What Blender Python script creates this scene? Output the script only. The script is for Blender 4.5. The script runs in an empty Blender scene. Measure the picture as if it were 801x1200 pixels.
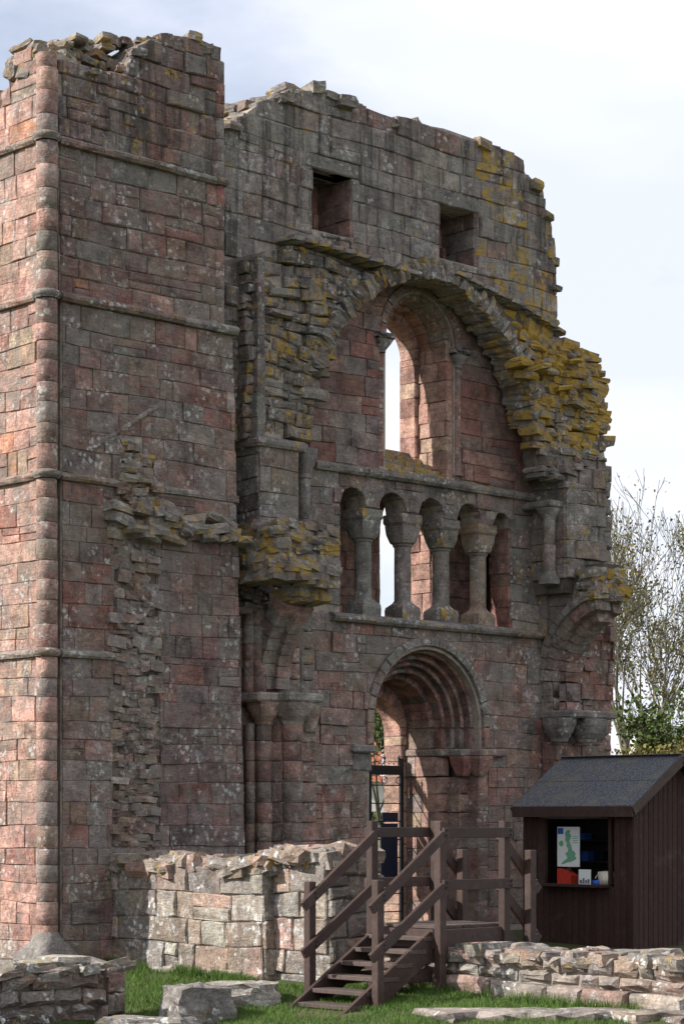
import bpy, math, random
from mathutils import Vector, Matrix, noise
sc = bpy.context.scene
rnd = random.Random(7)
U = rnd.uniform
# ------------------------------------------------------------------ camera
TH = math.atan2(.694, .72)
RX, RY = math.cos(TH), -math.sin(TH)          # camera right in plan
FX, FY = math.sin(TH), math.cos(TH)           # camera forward in plan
FOC, HOR = 2600.0, 960.0
CX, CY, CZ = 3.19*RX-24*FX, 3.19*RY-24*FY, 1.95
cam = bpy.data.objects.new('camera', bpy.data.cameras.new('camera'))
sc.collection.objects.link(cam); sc.camera = cam
cam.location = (CX, CY, CZ); cam.rotation_euler = (math.pi/2, 0, -TH)
cam.data.sensor_fit = 'VERTICAL'; cam.data.sensor_height = 36; cam.data.lens = FOC/1200*36
cam.data.shift_y = .30; cam.data.clip_end = 3000; cam.data.clip_start = .5
# ------------------------------------------------------------------ light
SUN_AZ = Vector((-.84, .54)).normalized(); EL = math.radians(34)
sun_dir = Vector((SUN_AZ.x*math.cos(EL), SUN_AZ.y*math.cos(EL), math.sin(EL)))
sl = bpy.data.lights.new('sun', 'SUN'); so = bpy.data.objects.new('sun', sl); sc.collection.objects.link(so)
sl.energy = 4.9; sl.angle = math.radians(.6); sl.color = (1, .95, .89)
so.rotation_euler = sun_dir.to_track_quat('Z', 'Y').to_euler()
w = bpy.data.worlds.new('World'); sc.world = w; w.use_nodes = True
nt = w.node_tree; N = nt.nodes; L = nt.links
bg = N['Background']; bg.inputs[1].default_value = .1
sky = N.new('ShaderNodeTexSky'); sky.sky_type = 'NISHITA'; sky.sun_disc = False
sky.sun_elevation = EL; sky.sun_rotation = math.atan2(sun_dir.x, sun_dir.y)
tc = N.new('ShaderNodeTexCoord'); mp = N.new('ShaderNodeMapping'); mp.inputs['Scale'].default_value = (1, 1, 2.6)
mp.inputs['Location'].default_value = (.3, .1, .25)
L.new(tc.outputs['Generated'], mp.inputs[0])
n1 = N.new('ShaderNodeTexNoise'); n1.inputs['Scale'].default_value = 3.2; n1.inputs['Detail'].default_value = 7; n1.inputs['Roughness'].default_value = .55
L.new(mp.outputs[0], n1.inputs['Vector'])
cr = N.new('ShaderNodeValToRGB'); cr.color_ramp.elements[0].position = .34; cr.color_ramp.elements[0].color = (.36, .36, .36, 1)
cr.color_ramp.elements[1].position = .54; cr.color_ramp.elements[1].color = (.96, .96, .96, 1)
L.new(n1.outputs[0], cr.inputs[0])
n2 = N.new('ShaderNodeTexNoise'); n2.inputs['Scale'].default_value = 2.0; n2.inputs['Detail'].default_value = 5
L.new(mp.outputs[0], n2.inputs['Vector'])
cc = N.new('ShaderNodeValToRGB'); cc.color_ramp.elements[0].position = .38; cc.color_ramp.elements[0].color = (.7, .74, .86, 1)
cc.color_ramp.elements[1].position = .6; cc.color_ramp.elements[1].color = (.96, .955, .975, 1)
L.new(n2.outputs[0], cc.inputs[0])
vm = N.new('ShaderNodeVectorMath'); vm.operation = 'SCALE'; vm.inputs['Scale'].default_value = 8.9
L.new(cc.outputs[0], vm.inputs[0])
mx = N.new('ShaderNodeMix'); mx.data_type = 'RGBA'
L.new(cr.outputs[0], mx.inputs[0]); L.new(sky.outputs[0], mx.inputs[6]); L.new(vm.outputs[0], mx.inputs[7])
L.new(mx.outputs[2], bg.inputs[0])
sc.view_settings.view_transform = 'Standard'; sc.view_settings.look = 'None'
sc.view_settings.exposure = .55; sc.view_settings.gamma = 1
# ------------------------------------------------------------------ survey helpers: sight a point of a real plane
def sx(px, y):
    a = (px-400.5)/FOC
    return CX - (y-CY)*(RY-a*FY)/(RX-a*FX)
def sy(px, x):
    a = (px-400.5)/FOC
    return CY - (x-CX)*(RX-a*FX)/(RY-a*FY)
def dep(x, y): return FX*(x-CX)+FY*(y-CY)
def szz(py, x, y): return CZ+(HOR-py)/FOC*dep(x, y)
def P(px, py, y):
    x = sx(px, y); return (x, szz(py, x, y))
def Q(px, py, x):
    y = sy(px, x); return (y, szz(py, x, y))
def ground_z(x, y):
    xx = max(-1.5, min(1.6, x))
    z = .13+.12*xx+.02*(max(-12, min(2, y))+5)
    return z+.02*noise.noise(Vector((x*.9, y*.9, 0)))
# ------------------------------------------------------------------ materials
def newmat(name):
    m = bpy.data.materials.new(name); m.use_nodes = True
    b = m.node_tree.nodes['Principled BSDF']; return m, m.node_tree, b
def noise_node(t, scale, detail=4, rough=.55, vec=None, dist=0):
    n = t.nodes.new('ShaderNodeTexNoise'); n.inputs['Scale'].default_value = scale
    n.inputs['Detail'].default_value = detail; n.inputs['Roughness'].default_value = rough; n.inputs['Distortion'].default_value = dist
    if vec: t.links.new(vec, n.inputs['Vector'])
    return n.outputs[0]
def ramp(t, f, a, b, ca=(0, 0, 0, 1), cb=(1, 1, 1, 1)):
    r = t.nodes.new('ShaderNodeValToRGB'); e = r.color_ramp.elements
    e[0].position = a; e[1].position = b; e[0].color = ca; e[1].color = cb
    t.links.new(f, r.inputs[0]); return r.outputs[0]
def mixc(t, f, a, b, mode='MIX'):
    m = t.nodes.new('ShaderNodeMix'); m.data_type = 'RGBA'; m.blend_type = mode
    for s, v in ((0, f), (6, a), (7, b)):
        if isinstance(v, (int, float)): m.inputs[s].default_value = v
        elif isinstance(v, tuple): m.inputs[s].default_value = (v+(1,))[:4]
        else: t.links.new(v, m.inputs[s])
    return m.outputs[2]
def mathn(t, op, a, b=0.0):
    m = t.nodes.new('ShaderNodeMath'); m.operation = op
    for s, v in ((0, a), (1, b)):
        if isinstance(v, (int, float)): m.inputs[s].default_value = v
        else: t.links.new(v, m.inputs[s])
    return m.outputs[0]
def bump(t, b, h, strength, dist):
    n = t.nodes.new('ShaderNodeBump'); n.inputs['Strength'].default_value = strength; n.inputs['Distance'].default_value = dist
    t.links.new(h, n.inputs['Height']); t.links.new(n.outputs[0], b.inputs['Normal'])
def stone_material(name, white=.5, grey=.5, bumpd=.02, streak=0.):
    m, t, b = newmat(name)
    geo = t.nodes.new('ShaderNodeNewGeometry').outputs['Position']
    at = t.nodes.new('ShaderNodeAttribute'); at.attribute_name = 'tint'
    oi = t.nodes.new('ShaderNodeObjectInfo')
    base = mixc(t, 1.0, at.outputs['Color'], oi.outputs['Color'], 'MULTIPLY')
    lic = mathn(t, 'MULTIPLY', at.outputs['Alpha'], oi.outputs['Alpha'])
    # mottling
    a = noise_node(t, 5, 8, .66, geo); c = mixc(t, 1.0, base, ramp(t, a, .32, .68, (.48, .48, .5, 1), (1.5, 1.46, 1.42, 1)), 'MULTIPLY')
    c = mixc(t, 1.0, c, ramp(t, noise_node(t, 34, 5, .7, geo), .32, .68, (.66, .66, .66, 1), (1.36, 1.36, 1.36, 1)), 'MULTIPLY')
    # sediment banding
    mpn = t.nodes.new('ShaderNodeMapping'); mpn.inputs['Scale'].default_value = (2.5, 2.5, 15); mpn.inputs['Rotation'].default_value = (.12, .1, 0)
    t.links.new(geo, mpn.inputs[0]); band = noise_node(t, 1.3, 5, .65, mpn.outputs[0], 1.8)
    c = mixc(t, 1.0, c, ramp(t, band, .35, .65, (.85, .84, .84, 1), (1.12, 1.12, 1.12, 1)), 'MULTIPLY')
    # grey crust of lichen and weathering
    g1 = ramp(t, noise_node(t, 1.7, 9, .74, geo), .44, .57); g2 = ramp(t, noise_node(t, 14, 8, .8, geo), .36, .56)
    c = mixc(t, mathn(t, 'MULTIPLY', mathn(t, 'MULTIPLY', g1, g2), grey), c, (.215, .2, .175))
    # dark algae
    c = mixc(t, mathn(t, 'MULTIPLY', ramp(t, noise_node(t, 2.6, 7, .68, geo, .4), .55, .7), .62), c, (.045, .04, .038))
    if streak:
        ms = t.nodes.new('ShaderNodeMapping'); ms.inputs['Scale'].default_value = (7, 7, .55); t.links.new(geo, ms.inputs[0])
        sn = noise_node(t, 1.0, 6, .7, ms.outputs[0], .3)
        c = mixc(t, mathn(t, 'MULTIPLY', ramp(t, sn, .5, .62), streak), c, (.06, .055, .052))
        c = mixc(t, mathn(t, 'MULTIPLY', ramp(t, sn, .33, .44, (1, 1, 1, 1), (0, 0, 0, 1)), streak*.9), c, (.29, .285, .275))
    # white crustose lichen discs
    v = t.nodes.new('ShaderNodeTexVoronoi'); v.inputs['Scale'].default_value = 13
    dmp = t.nodes.new('ShaderNodeVectorMath'); dmp.operation = 'ADD'
    nz = t.nodes.new('ShaderNodeTexNoise'); nz.inputs['Scale'].default_value = 22; nz.inputs['Detail'].default_value = 3
    t.links.new(geo, nz.inputs['Vector']); sc2 = t.nodes.new('ShaderNodeVectorMath'); sc2.operation = 'SCALE'; sc2.inputs['Scale'].default_value = .07
    t.links.new(nz.outputs['Color'], sc2.inputs[0]); t.links.new(geo, dmp.inputs[0]); t.links.new(sc2.outputs[0], dmp.inputs[1])
    t.links.new(dmp.outputs[0], v.inputs['Vector'])
    wm = mathn(t, 'MULTIPLY', ramp(t, v.outputs['Distance'], .28, .42, (1, 1, 1, 1), (0, 0, 0, 1)), ramp(t, noise_node(t, 2.1, 5, .75, geo, .5), .52, .6))
    wm2 = mathn(t, 'MULTIPLY', mathn(t, 'MULTIPLY', ramp(t, noise_node(t, 8, 9, .85, geo), .53, .6), ramp(t, noise_node(t, .9, 4, .6, geo), .47, .6)), .85)
    wm = mathn(t, 'MULTIPLY', mathn(t, 'MAXIMUM', wm, wm2), white)
    c = mixc(t, wm, c, (.62, .62, .59))
    # yellow / orange lichen
    yn = mathn(t, 'ADD', noise_node(t, 6, 9, .78, geo, .3), mathn(t, 'MULTIPLY', lic, .24))
    yl = mathn(t, 'MULTIPLY', ramp(t, yn, .6, .67), mathn(t, 'MINIMUM', mathn(t, 'MULTIPLY', lic, 12), .92))
    c = mixc(t, yl, c, mixc(t, noise_node(t, 25, 3, .6, geo), (.24, .185, .06), (.58, .34, .035)))
    t.links.new(c, b.inputs['Base Color']); b.inputs['Roughness'].default_value = .93; b.inputs['Specular IOR Level'].default_value = .15
    h = mathn(t, 'ADD', mathn(t, 'MULTIPLY', noise_node(t, 9, 9, .72, geo), 1.0), mathn(t, 'MULTIPLY', band, .45))
    pit = t.nodes.new('ShaderNodeTexVoronoi'); pit.inputs['Scale'].default_value = 28; t.links.new(dmp.outputs[0], pit.inputs['Vector'])
    h = mathn(t, 'ADD', h, mathn(t, 'MULTIPLY', ramp(t, pit.outputs['Distance'], .05, .3), .12))
    bump(t, b, h, .8, bumpd*2.6)
    return m
STONE = stone_material('weathered_sandstone', .62, .85, .02)
STREAK = stone_material('rain_streaked_sandstone', .55, .85, .02, .75)
CLEAN = stone_material('sheltered_sandstone', .12, .15, .014)
PALE = stone_material('lichened_sandstone', .95, .6, .022)
def simple(name, col, rough=.8, var=.3, scale=12, bd=.004, metallic=0, coat=0):
    m, t, b = newmat(name)
    geo = t.nodes.new('ShaderNodeNewGeometry').outputs['Position']
    n = noise_node(t, scale, 6, .65, geo)
    c = mixc(t, 1.0, col, ramp(t, n, .3, .7, (1-var,)*3+(1,), (1+var,)*3+(1,)), 'MULTIPLY')
    t.links.new(c, b.inputs['Base Color']); b.inputs['Roughness'].default_value = rough; b.inputs['Metallic'].default_value = metallic
    b.inputs['Specular IOR Level'].default_value = .3
    bump(t, b, noise_node(t, scale*4, 4, .6, geo), .5, bd); return m
MORTAR = simple('lime_mortar', (.3, .255, .215), .95, .45, 9, .03)
CORE = simple('rubble_core', (.12, .1, .085), .95, .5, 7, .06)
IRON = simple('black_iron', (.012, .012, .014), .45, .2, 30, .002)
NAVY = simple('navy_board', (.008, .013, .03), .5, .15, 8, .001)
WHITE = simple('white_paper', (.72, .74, .72), .6, .05, 20, .0005)
RED = simple('red_fabric', (.42, .035, .02), .7, .2, 25, .002)
BLUE = simple('blue_print', (.03, .1, .4), .6, .1, 20, .0005)
GREENP = simple('green_print', (.16, .38, .25), .6, .15, 30, .0003)
CREAM = simple('cream_canvas', (.6, .56, .46), .8, .2, 30, .003)
GLASS = simple('dark_window', (.03, .035, .045), .15, .1, 3, .0005)
RENDER = simple('white_render', (.62, .6, .56), .85, .12, 4, .004)
ROOFRED = simple('red_roof_tile', (.36, .12, .06), .8, .35, 5, .01)
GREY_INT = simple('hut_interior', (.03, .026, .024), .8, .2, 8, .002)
def wood_material(name, col):
    m, t, b = newmat(name)
    geo = t.nodes.new('ShaderNodeTexCoord').outputs['Object']
    oi = t.nodes.new('ShaderNodeObjectInfo')
    mpn = t.nodes.new('ShaderNodeMapping'); mpn.inputs['Scale'].default_value = (14, 14, 14)
    t.links.new(geo, mpn.inputs[0])
    n = noise_node(t, 1.2, 6, .7, mpn.outputs[0], 1.2)
    c = mixc(t, 1.0, col, ramp(t, n, .28, .72, (.62, .6, .6, 1), (1.5, 1.45, 1.4, 1)), 'MULTIPLY')
    c = mixc(t, 1.0, c, ramp(t, oi.outputs['Random'], 0, 1, (.82, .8, .8, 1), (1.2, 1.2, 1.18, 1)), 'MULTIPLY')
    c = mixc(t, ramp(t, noise_node(t, 3, 6, .7, geo), .55, .75, (0, 0, 0, 1), (.35, .35, .35, 1)), c, (.16, .12, .1))
    t.links.new(c, b.inputs['Base Color']); b.inputs['Roughness'].default_value = .55; b.inputs['Specular IOR Level'].default_value = .35
    bump(t, b, noise_node(t, 60, 4, .6, geo), .4, .003); return m
WOOD = wood_material('brown_stained_timber', (.047, .029, .025))
HUTWOOD = wood_material('dark_brown_cladding', (.036, .017, .014)); HUTWOOD.node_tree.nodes['Principled BSDF'].inputs['Roughness'].default_value = .8
TREAD = wood_material('worn_tread_timber', (.075, .056, .05)); TREAD.node_tree.nodes['Principled BSDF'].inputs['Roughness'].default_value = .8
def felt_material():
    m, t, b = newmat('mineral_felt'); geo = t.nodes.new('ShaderNodeNewGeometry').outputs['Position']
    c = mixc(t, ramp(t, noise_node(t, 45, 4, .85, geo), .46, .6), (.045, .05, .058), (.16, .17, .19))
    c = mixc(t, ramp(t, noise_node(t, 3, 9, .82, geo), .5, .66), c, (.15, .13, .1))
    c = mixc(t, ramp(t, noise_node(t, 30, 5, .9, geo), .62, .66), c, (.3, .29, .24))
    t.links.new(c, b.inputs['Base Color']); b.inputs['Roughness'].default_value = .85
    bump(t, b, noise_node(t, 90, 3, .8, geo), .5, .006); return m
FELT = felt_material()
def grass_material(name, c0, c1, c2):
    m, t, b = newmat(name); geo = t.nodes.new('ShaderNodeNewGeometry').outputs['Position']
    c = mixc(t, ramp(t, noise_node(t, 2.5, 6, .7, geo), .35, .65), c0, c1)
    c = mixc(t, ramp(t, noise_node(t, 40, 3, .7, geo), .5, .7), c, c2)
    t.links.new(c, b.inputs['Base Color']); b.inputs['Roughness'].default_value = .75; b.inputs['Specular IOR Level'].default_value = .2
    bump(t, b, noise_node(t, 60, 5, .7, geo), .6, .02); return m
GRASS = grass_material('lawn_soil', (.035, .065, .014), (.085, .075, .04), (.08, .08, .03))
BLADE = grass_material('grass_blade', (.06, .125, .022), (.1, .185, .035), (.17, .2, .06))
LEAF = grass_material('autumn_leaf', (.1, .11, .02), (.19, .15, .04), (.24, .17, .06))
LEAFG = grass_material('green_leaf', (.035, .06, .012), (.07, .11, .025), (.13, .14, .04))
BARK = simple('grey_green_bark', (.13, .12, .085), .9, .4, 9, .02)
# ------------------------------------------------------------------ object helpers
ORG = {}
def link(o): sc.collection.objects.link(o); return o
def thing(name, label, cat, loc, group=None):
    o = link(bpy.data.objects.new(name, None)); o.location = loc; o.empty_display_size = .2
    o['label'] = label; o['category'] = cat
    if group: o['group'] = group
    ORG[o.name] = Vector(loc); return o
def setattrs(me, tint):
    a = me.color_attributes.new('tint', 'FLOAT_COLOR', 'POINT')
    if isinstance(tint, tuple): a.data.foreach_set('color', list(tint)*len(me.vertices))
    else: a.data.foreach_set('color', tint)
def mk(name, vs, fs, mat, parent=None, smooth=False, tint=(1, 1, 1, 1), stuff=False, loc=None):
    org = ORG.get(parent.name, Vector()) if parent else Vector(loc or (0, 0, 0))
    me = bpy.data.meshes.new(name); me.from_pydata([(v[0]-org.x, v[1]-org.y, v[2]-org.z) for v in vs], [], fs)
    me.materials.append(mat)
    if smooth: me.polygons.foreach_set('use_smooth', [True]*len(me.polygons))
    setattrs(me, tint); me.update()
    o = link(bpy.data.objects.new(name, me))
    if parent: o.parent = parent
    else: o.location = org
    ORG[o.name] = org
    if stuff: o['kind'] = 'stuff'
    return o
def tag(o, label, cat, group=None):
    o['label'] = label; o['category'] = cat
    if group: o['group'] = group
    return o
class Bag:
    def __init__(s): s.v = []; s.f = []; s.c = []
    def add(s, vs, fs, tint=(1, 1, 1, 1)):
        n = len(s.v); s.v += [tuple(v) for v in vs]; s.f += [tuple(i+n for i in f) for f in fs]; s.c += list(tint)*len(vs)
    def build(s, name, mat, parent=None, smooth=False, stuff=True, loc=None):
        if not s.v: return None
        return mk(name, s.v, s.f, mat, parent, smooth, s.c, stuff, loc)
def box(x0, x1, y0, y1, z0, z1, bv=.004):
    """bevelled box: 24 verts"""
    c = ((x0+x1)/2, (y0+y1)/2, (z0+z1)/2); h = (abs(x1-x0)/2, abs(y1-y0)/2, abs(z1-z0)/2)
    bv = min(bv, min(h)*.45); vs = []; idx = {}
    for i in (-1, 1):
        for j in (-1, 1):
            for k in (-1, 1):
                for a in range(3):
                    s = [i, j, k]; p = [c[q]+s[q]*(h[q]-(0 if q == a else bv)) for q in range(3)]
                    idx[(i, j, k, a)] = len(vs); vs.append(tuple(p))
    fs = []
    for a in range(3):
        for s in (-1, 1):
            b, d = [q for q in range(3) if q != a]
            cyc = [(-1, -1), (1, -1), (1, 1), (-1, 1)]
            f = []
            for (m, n) in cyc:
                t = [0, 0, 0]; t[a] = s; t[b] = m; t[d] = n; f.append(idx[(t[0], t[1], t[2], a)])
            fs.append(tuple(f))
    for a in range(3):
        b, d = [q for q in range(3) if q != a]
        for sb in (-1, 1):
            for sd in (-1, 1):
                t0 = [0, 0, 0]; t0[a] = -1; t0[b] = sb; t0[d] = sd; t1 = list(t0); t1[a] = 1
                fs.append((idx[(*t0, b)], idx[(*t1, b)], idx[(*t1, d)], idx[(*t0, d)]))
    for i in (-1, 1):
        for j in (-1, 1):
            for k in (-1, 1): fs.append((idx[(i, j, k, 0)], idx[(i, j, k, 1)], idx[(i, j, k, 2)]))
    return vs, fs
def bar(p0, p1, w, h, up=Vector((0, 0, 1)), bv=.004):
    """timber from p0 to p1, w across, h in the up direction"""
    p0, p1 = Vector(p0), Vector(p1); d = p1-p0; ln = d.length; d.normalize()
    s = d.cross(up).normalized(); u = s.cross(d).normalized()
    vs, fs = box(-w/2, w/2, 0, ln, -h/2, h/2, bv)
    return [tuple(p0+s*v[0]+d*v[1]+u*v[2]) for v in vs], fs
def tube(pts, rad, n=6):
    vs = []; fs = []
    prev = None
    for i, p in enumerate(pts):
        p = Vector(p); d = (Vector(pts[min(i+1, len(pts)-1)])-Vector(pts[max(i-1, 0)])).normalized()
        a = d.cross(Vector((0, 0, 1)) if abs(d.z) < .9 else Vector((1, 0, 0))).normalized()
        if prev is not None and a.dot(prev) < 0: a = -a
        prev = a
        b = d.cross(a); r = rad[i] if isinstance(rad, (list, tuple)) else rad
        for k in range(n):
            t = 2*math.pi*k/n; vs.append(tuple(p+a*math.cos(t)*r+b*math.sin(t)*r))
    for i in range(len(pts)-1):
        for k in range(n): fs.append((i*n+k, i*n+(k+1) % n, (i+1)*n+(k+1) % n, (i+1)*n+k))
    fs.append(tuple(range(n))); fs.append(tuple(range(len(vs)-n, len(vs))))
    return vs, fs
def loft(cx, cy, rings, n=24):
    """rings: (z, half width, squareness 0..1)"""
    vs = []; fs = []
    for z, r, sq in rings:
        for k in range(n):
            t = 2*math.pi*k/n; c, s = math.cos(t), math.sin(t)
            q = 1/max(abs(c), abs(s)); rr = r*(1+(q-1)*sq)
            vs.append((cx+c*rr, cy+s*rr, z))
    for i in range(len(rings)-1):
        for k in range(n): fs.append((i*n+k, i*n+(k+1) % n, (i+1)*n+(k+1) % n, (i+1)*n+k))
    fs.append(tuple(range(n))); fs.append(tuple(range(len(vs)-n, len(vs))))
    return vs, fs
# polygon tools in wall planes
def clip_half(poly, px, pz, nx, nz):
    out = []
    for i in range(len(poly)):
        a = poly[i]; b = poly[(i+1) % len(poly)]
        da = (a[0]-px)*nx+(a[1]-pz)*nz; db = (b[0]-px)*nx+(b[1]-pz)*nz
        if da >= 0: out.append(a)
        if (da > 0) != (db > 0) and da != db:
            t = da/(da-db); out.append((a[0]+(b[0]-a[0])*t, a[1]+(b[1]-a[1])*t))
    return out
def area(p):
    return .5*sum(p[i][0]*p[(i+1) % len(p)][1]-p[(i+1) % len(p)][0]*p[i][1] for i in range(len(p))) if len(p) > 2 else 0
def ccw(p): return p if area(p) > 0 else p[::-1]
def clip_inside(poly, reg):
    reg = ccw(reg)
    for i in range(len(reg)):
        a = reg[i]; b = reg[(i+1) % len(reg)]
        poly = clip_half(poly, a[0], a[1], -(b[1]-a[1]), b[0]-a[0])
        if len(poly) < 3: return []
    return poly
def cut_hole(poly, hole):
    """keep the largest piece of poly on one side of a convex hole"""
    if area(clip_inside(poly, hole)) < 1e-4: return poly
    hole = ccw(hole); best = []
    for i in range(len(hole)):
        a = hole[i]; b = hole[(i+1) % len(hole)]
        q = clip_half(poly, a[0], a[1], b[1]-a[1], -(b[0]-a[0]))
        if len(q) > 2 and abs(area(q)) > abs(area(best) if best else 0): best = q
    return best
def inside(p, poly):
    r = False; x, z = p
    for i in range(len(poly)):
        a = poly[i]; b = poly[i-1]
        if (a[1] > z) != (b[1] > z) and x < (b[0]-a[0])*(z-a[1])/(b[1]-a[1])+a[0]: r = not r
    return r
def YF(y): return lambda u, z, o: (u, y-o, z)
def XF(x): return lambda u, z, o: (x-o, u, z)
def block(frame, poly, out, back, gap=.006, bev=.012, jit=.005, belly=.006):
    poly = ccw(poly)
    # drop slivers, add mid points
    pts = []
    for i in range(len(poly)):
        a = poly[i]; b = poly[(i+1) % len(poly)]
        if math.hypot(a[0]-b[0], a[1]-b[1]) < .012: continue
        pts.append(a)
        if math.hypot(a[0]-b[0], a[1]-b[1]) > .13: pts.append(((a[0]+b[0])/2, (a[1]+b[1])/2))
    if len(pts) < 3: return None
    cx = sum(p[0] for p in pts)/len(pts); cz = sum(p[1] for p in pts)/len(pts)
    us = [p[0] for p in pts]; zs = [p[1] for p in pts]
    hw = (max(us)-min(us))/2; hh = (max(zs)-min(zs))/2
    if hw < .015 or hh < .015: return None
    def shr(p, g):
        return (cx+(p[0]-cx)*max(.15, 1-g/hw), cz+(p[1]-cz)*max(.15, 1-g/hh))
    n = len(pts); tilt = U(-.5, .5)*jit; tz = U(-.5, .5)*jit
    jp = [(p[0]+U(-jit, jit)*.7, p[1]+U(-jit, jit)*.7) for p in pts]
    vs = []
    for p in pts: q = shr(p, gap*.6); vs.append(frame(q[0], q[1], back))
    for p in jp: q = shr(p, gap); vs.append(frame(q[0], q[1], out-bev*U(.9, 1.5)))
    for p in jp: q = shr(p, gap+bev*U(.9, 1.7)); vs.append(frame(q[0], q[1], out+U(-jit, jit)*.5+tilt*(1 if p[0] > cx else -1)+tz*(1 if p[1] > cz else -1)))
    vs.append(frame(cx+U(-.3, .3)*hw, cz+U(-.3, .3)*hh, out+belly*U(-.6, 1.5)))
    fs = []
    for r in range(2):
        for i in range(n):
            j = (i+1) % n; fs.append((r*n+i, r*n+j, (r+1)*n+j, (r+1)*n+i))
    for i in range(n): fs.append((2*n+i, 2*n+(i+1) % n, 3*n))
    return vs, fs
# rubble templates: 26-vertex rough lumps
TPL = []
for k in range(18):
    vs = []; idx = {}
    for i in (-1, 0, 1):
        for j in (-1, 0, 1):
            for l in (-1, 0, 1):
                if i or j or l:
                    v = Vector((i, j, l)); s = v.normalized()*1.15
                    v = v.lerp(s, .42 if k % 2 else .2); v = v+Vector((U(-.15, .15), U(-.15, .15), U(-.13, .13)))*(1 if k % 2 else .75)
                    idx[(i, j, l)] = len(vs); vs.append(v*.5)
    fs = []
    for a in range(3):
        for s in (-1, 1):
            for p in (-1, 0):
                for q in (-1, 0):
                    b, d = [(1, 2), (2, 0), (0, 1)][a]; f = []
                    for (m, n_) in ((p, q), (p+1, q), (p+1, q+1), (p, q+1)):
                        t = [0, 0, 0]; t[a] = s; t[b] = m; t[d] = n_; f.append(idx[tuple(t)])
                    fs.append(tuple(f if s > 0 else f[::-1]))
    TPL.append((vs, fs))
PAL = dict(pink=(.41, .25, .205), red=(.24, .105, .085), brown=(.2, .132, .113), purple=(.182, .126, .122), grey=(.205, .191, .18),
           light=(.34, .31, .27), orange=(.36, .17, .09), buff=(.33, .255, .185), dark=(.085, .072, .066), mud=(.22, .165, .125), rose=(.28, .168, .14))
def pick(wts, lich=0., gain=1.):
    ks = list(wts); t = rnd.random()*sum(wts.values())
    for k in ks:
        t -= wts[k]
        if t <= 0: break
    c = PAL[k]; g = U(.86, 1.16)*gain
    tot = sum(wts.values()); av = [sum(PAL[q][i]*wts[q] for q in wts)/tot for i in range(3)]
    c = tuple(c[i]*.62+av[i]*.38 for i in range(3))
    return (c[0]*g*U(.94, 1.06), c[1]*g*U(.96, 1.04), c[2]*g, lich)
class Masonry:
    """collects the stones of one wall; the 300 largest become parts, the rest one 'stuff' part"""
    def __init__(s, root): s.root = root; s.items = {}; s.extra = {}
    def add(s, name, geo, tint, mat=None, smooth=None, keep=False):
        if smooth is None: smooth = any(k in name for k in ('drum', 'shaft', 'roll', 'ring', 'nook'))
        if geo is None: return
        vs, fs = geo; mat = mat or STONE
        p = [((RX*(v[0]-CX)+RY*(v[1]-CY)), dep(v[0], v[1]), v[2]) for v in vs]
        X = [a/b for a, b, c in p]; Z = [c/b for a, b, c in p]
        ar = (max(X)-min(X))*(max(Z)-min(Z))
        cxp = sum(X)/len(X)*FOC+400.5
        if cxp < -60 or cxp > 860: ar *= .01
        s.items.setdefault(name, []).append((ar+(9 if keep else 0), vs, fs, tint, mat, smooth))
    def rub(s, name, c, size, tint, rot=None, mat=None):
        vs0, fs = TPL[rnd.randrange(len(TPL))]
        m = (Matrix.Rotation(U(-.35, .35), 3, 'Z') @ Matrix.Rotation(U(-.22, .22), 3, 'X') @ Matrix.Rotation(U(-.22, .22), 3, 'Y')) if rot is None else rot
        vs = [tuple(m @ Vector((v.x*size[0], v.y*size[1], v.z*size[2]))+Vector(c)) for v in vs0]
        s.add(name, (vs, fs), tint, mat, smooth=False)
    def build(s, cap=298):
        for name, it in s.items.items():
            it.sort(key=lambda t: -t[0]); k = 0
            bags = {}
            for (ar, vs, fs, tint, mat, sm) in it:
                if k < cap and (ar*FOC*FOC > 14):
                    mk(name, vs, fs, mat, s.root, sm, tint); k += 1
                else: bags.setdefault((mat.name, sm), (Bag(), mat, sm))[0].add(vs, fs, tint)
            for (b, mat, sm) in bags.values(): b.build('stonework' if 'rubble' not in name else 'rubble_fill', mat, s.root, sm, True)
def courses(z0, z1, h, var=.22):
    zs = [z0]; z = z0
    while z < z1: z += h*U(1-var, 1+var); zs.append(z)
    return zs
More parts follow.
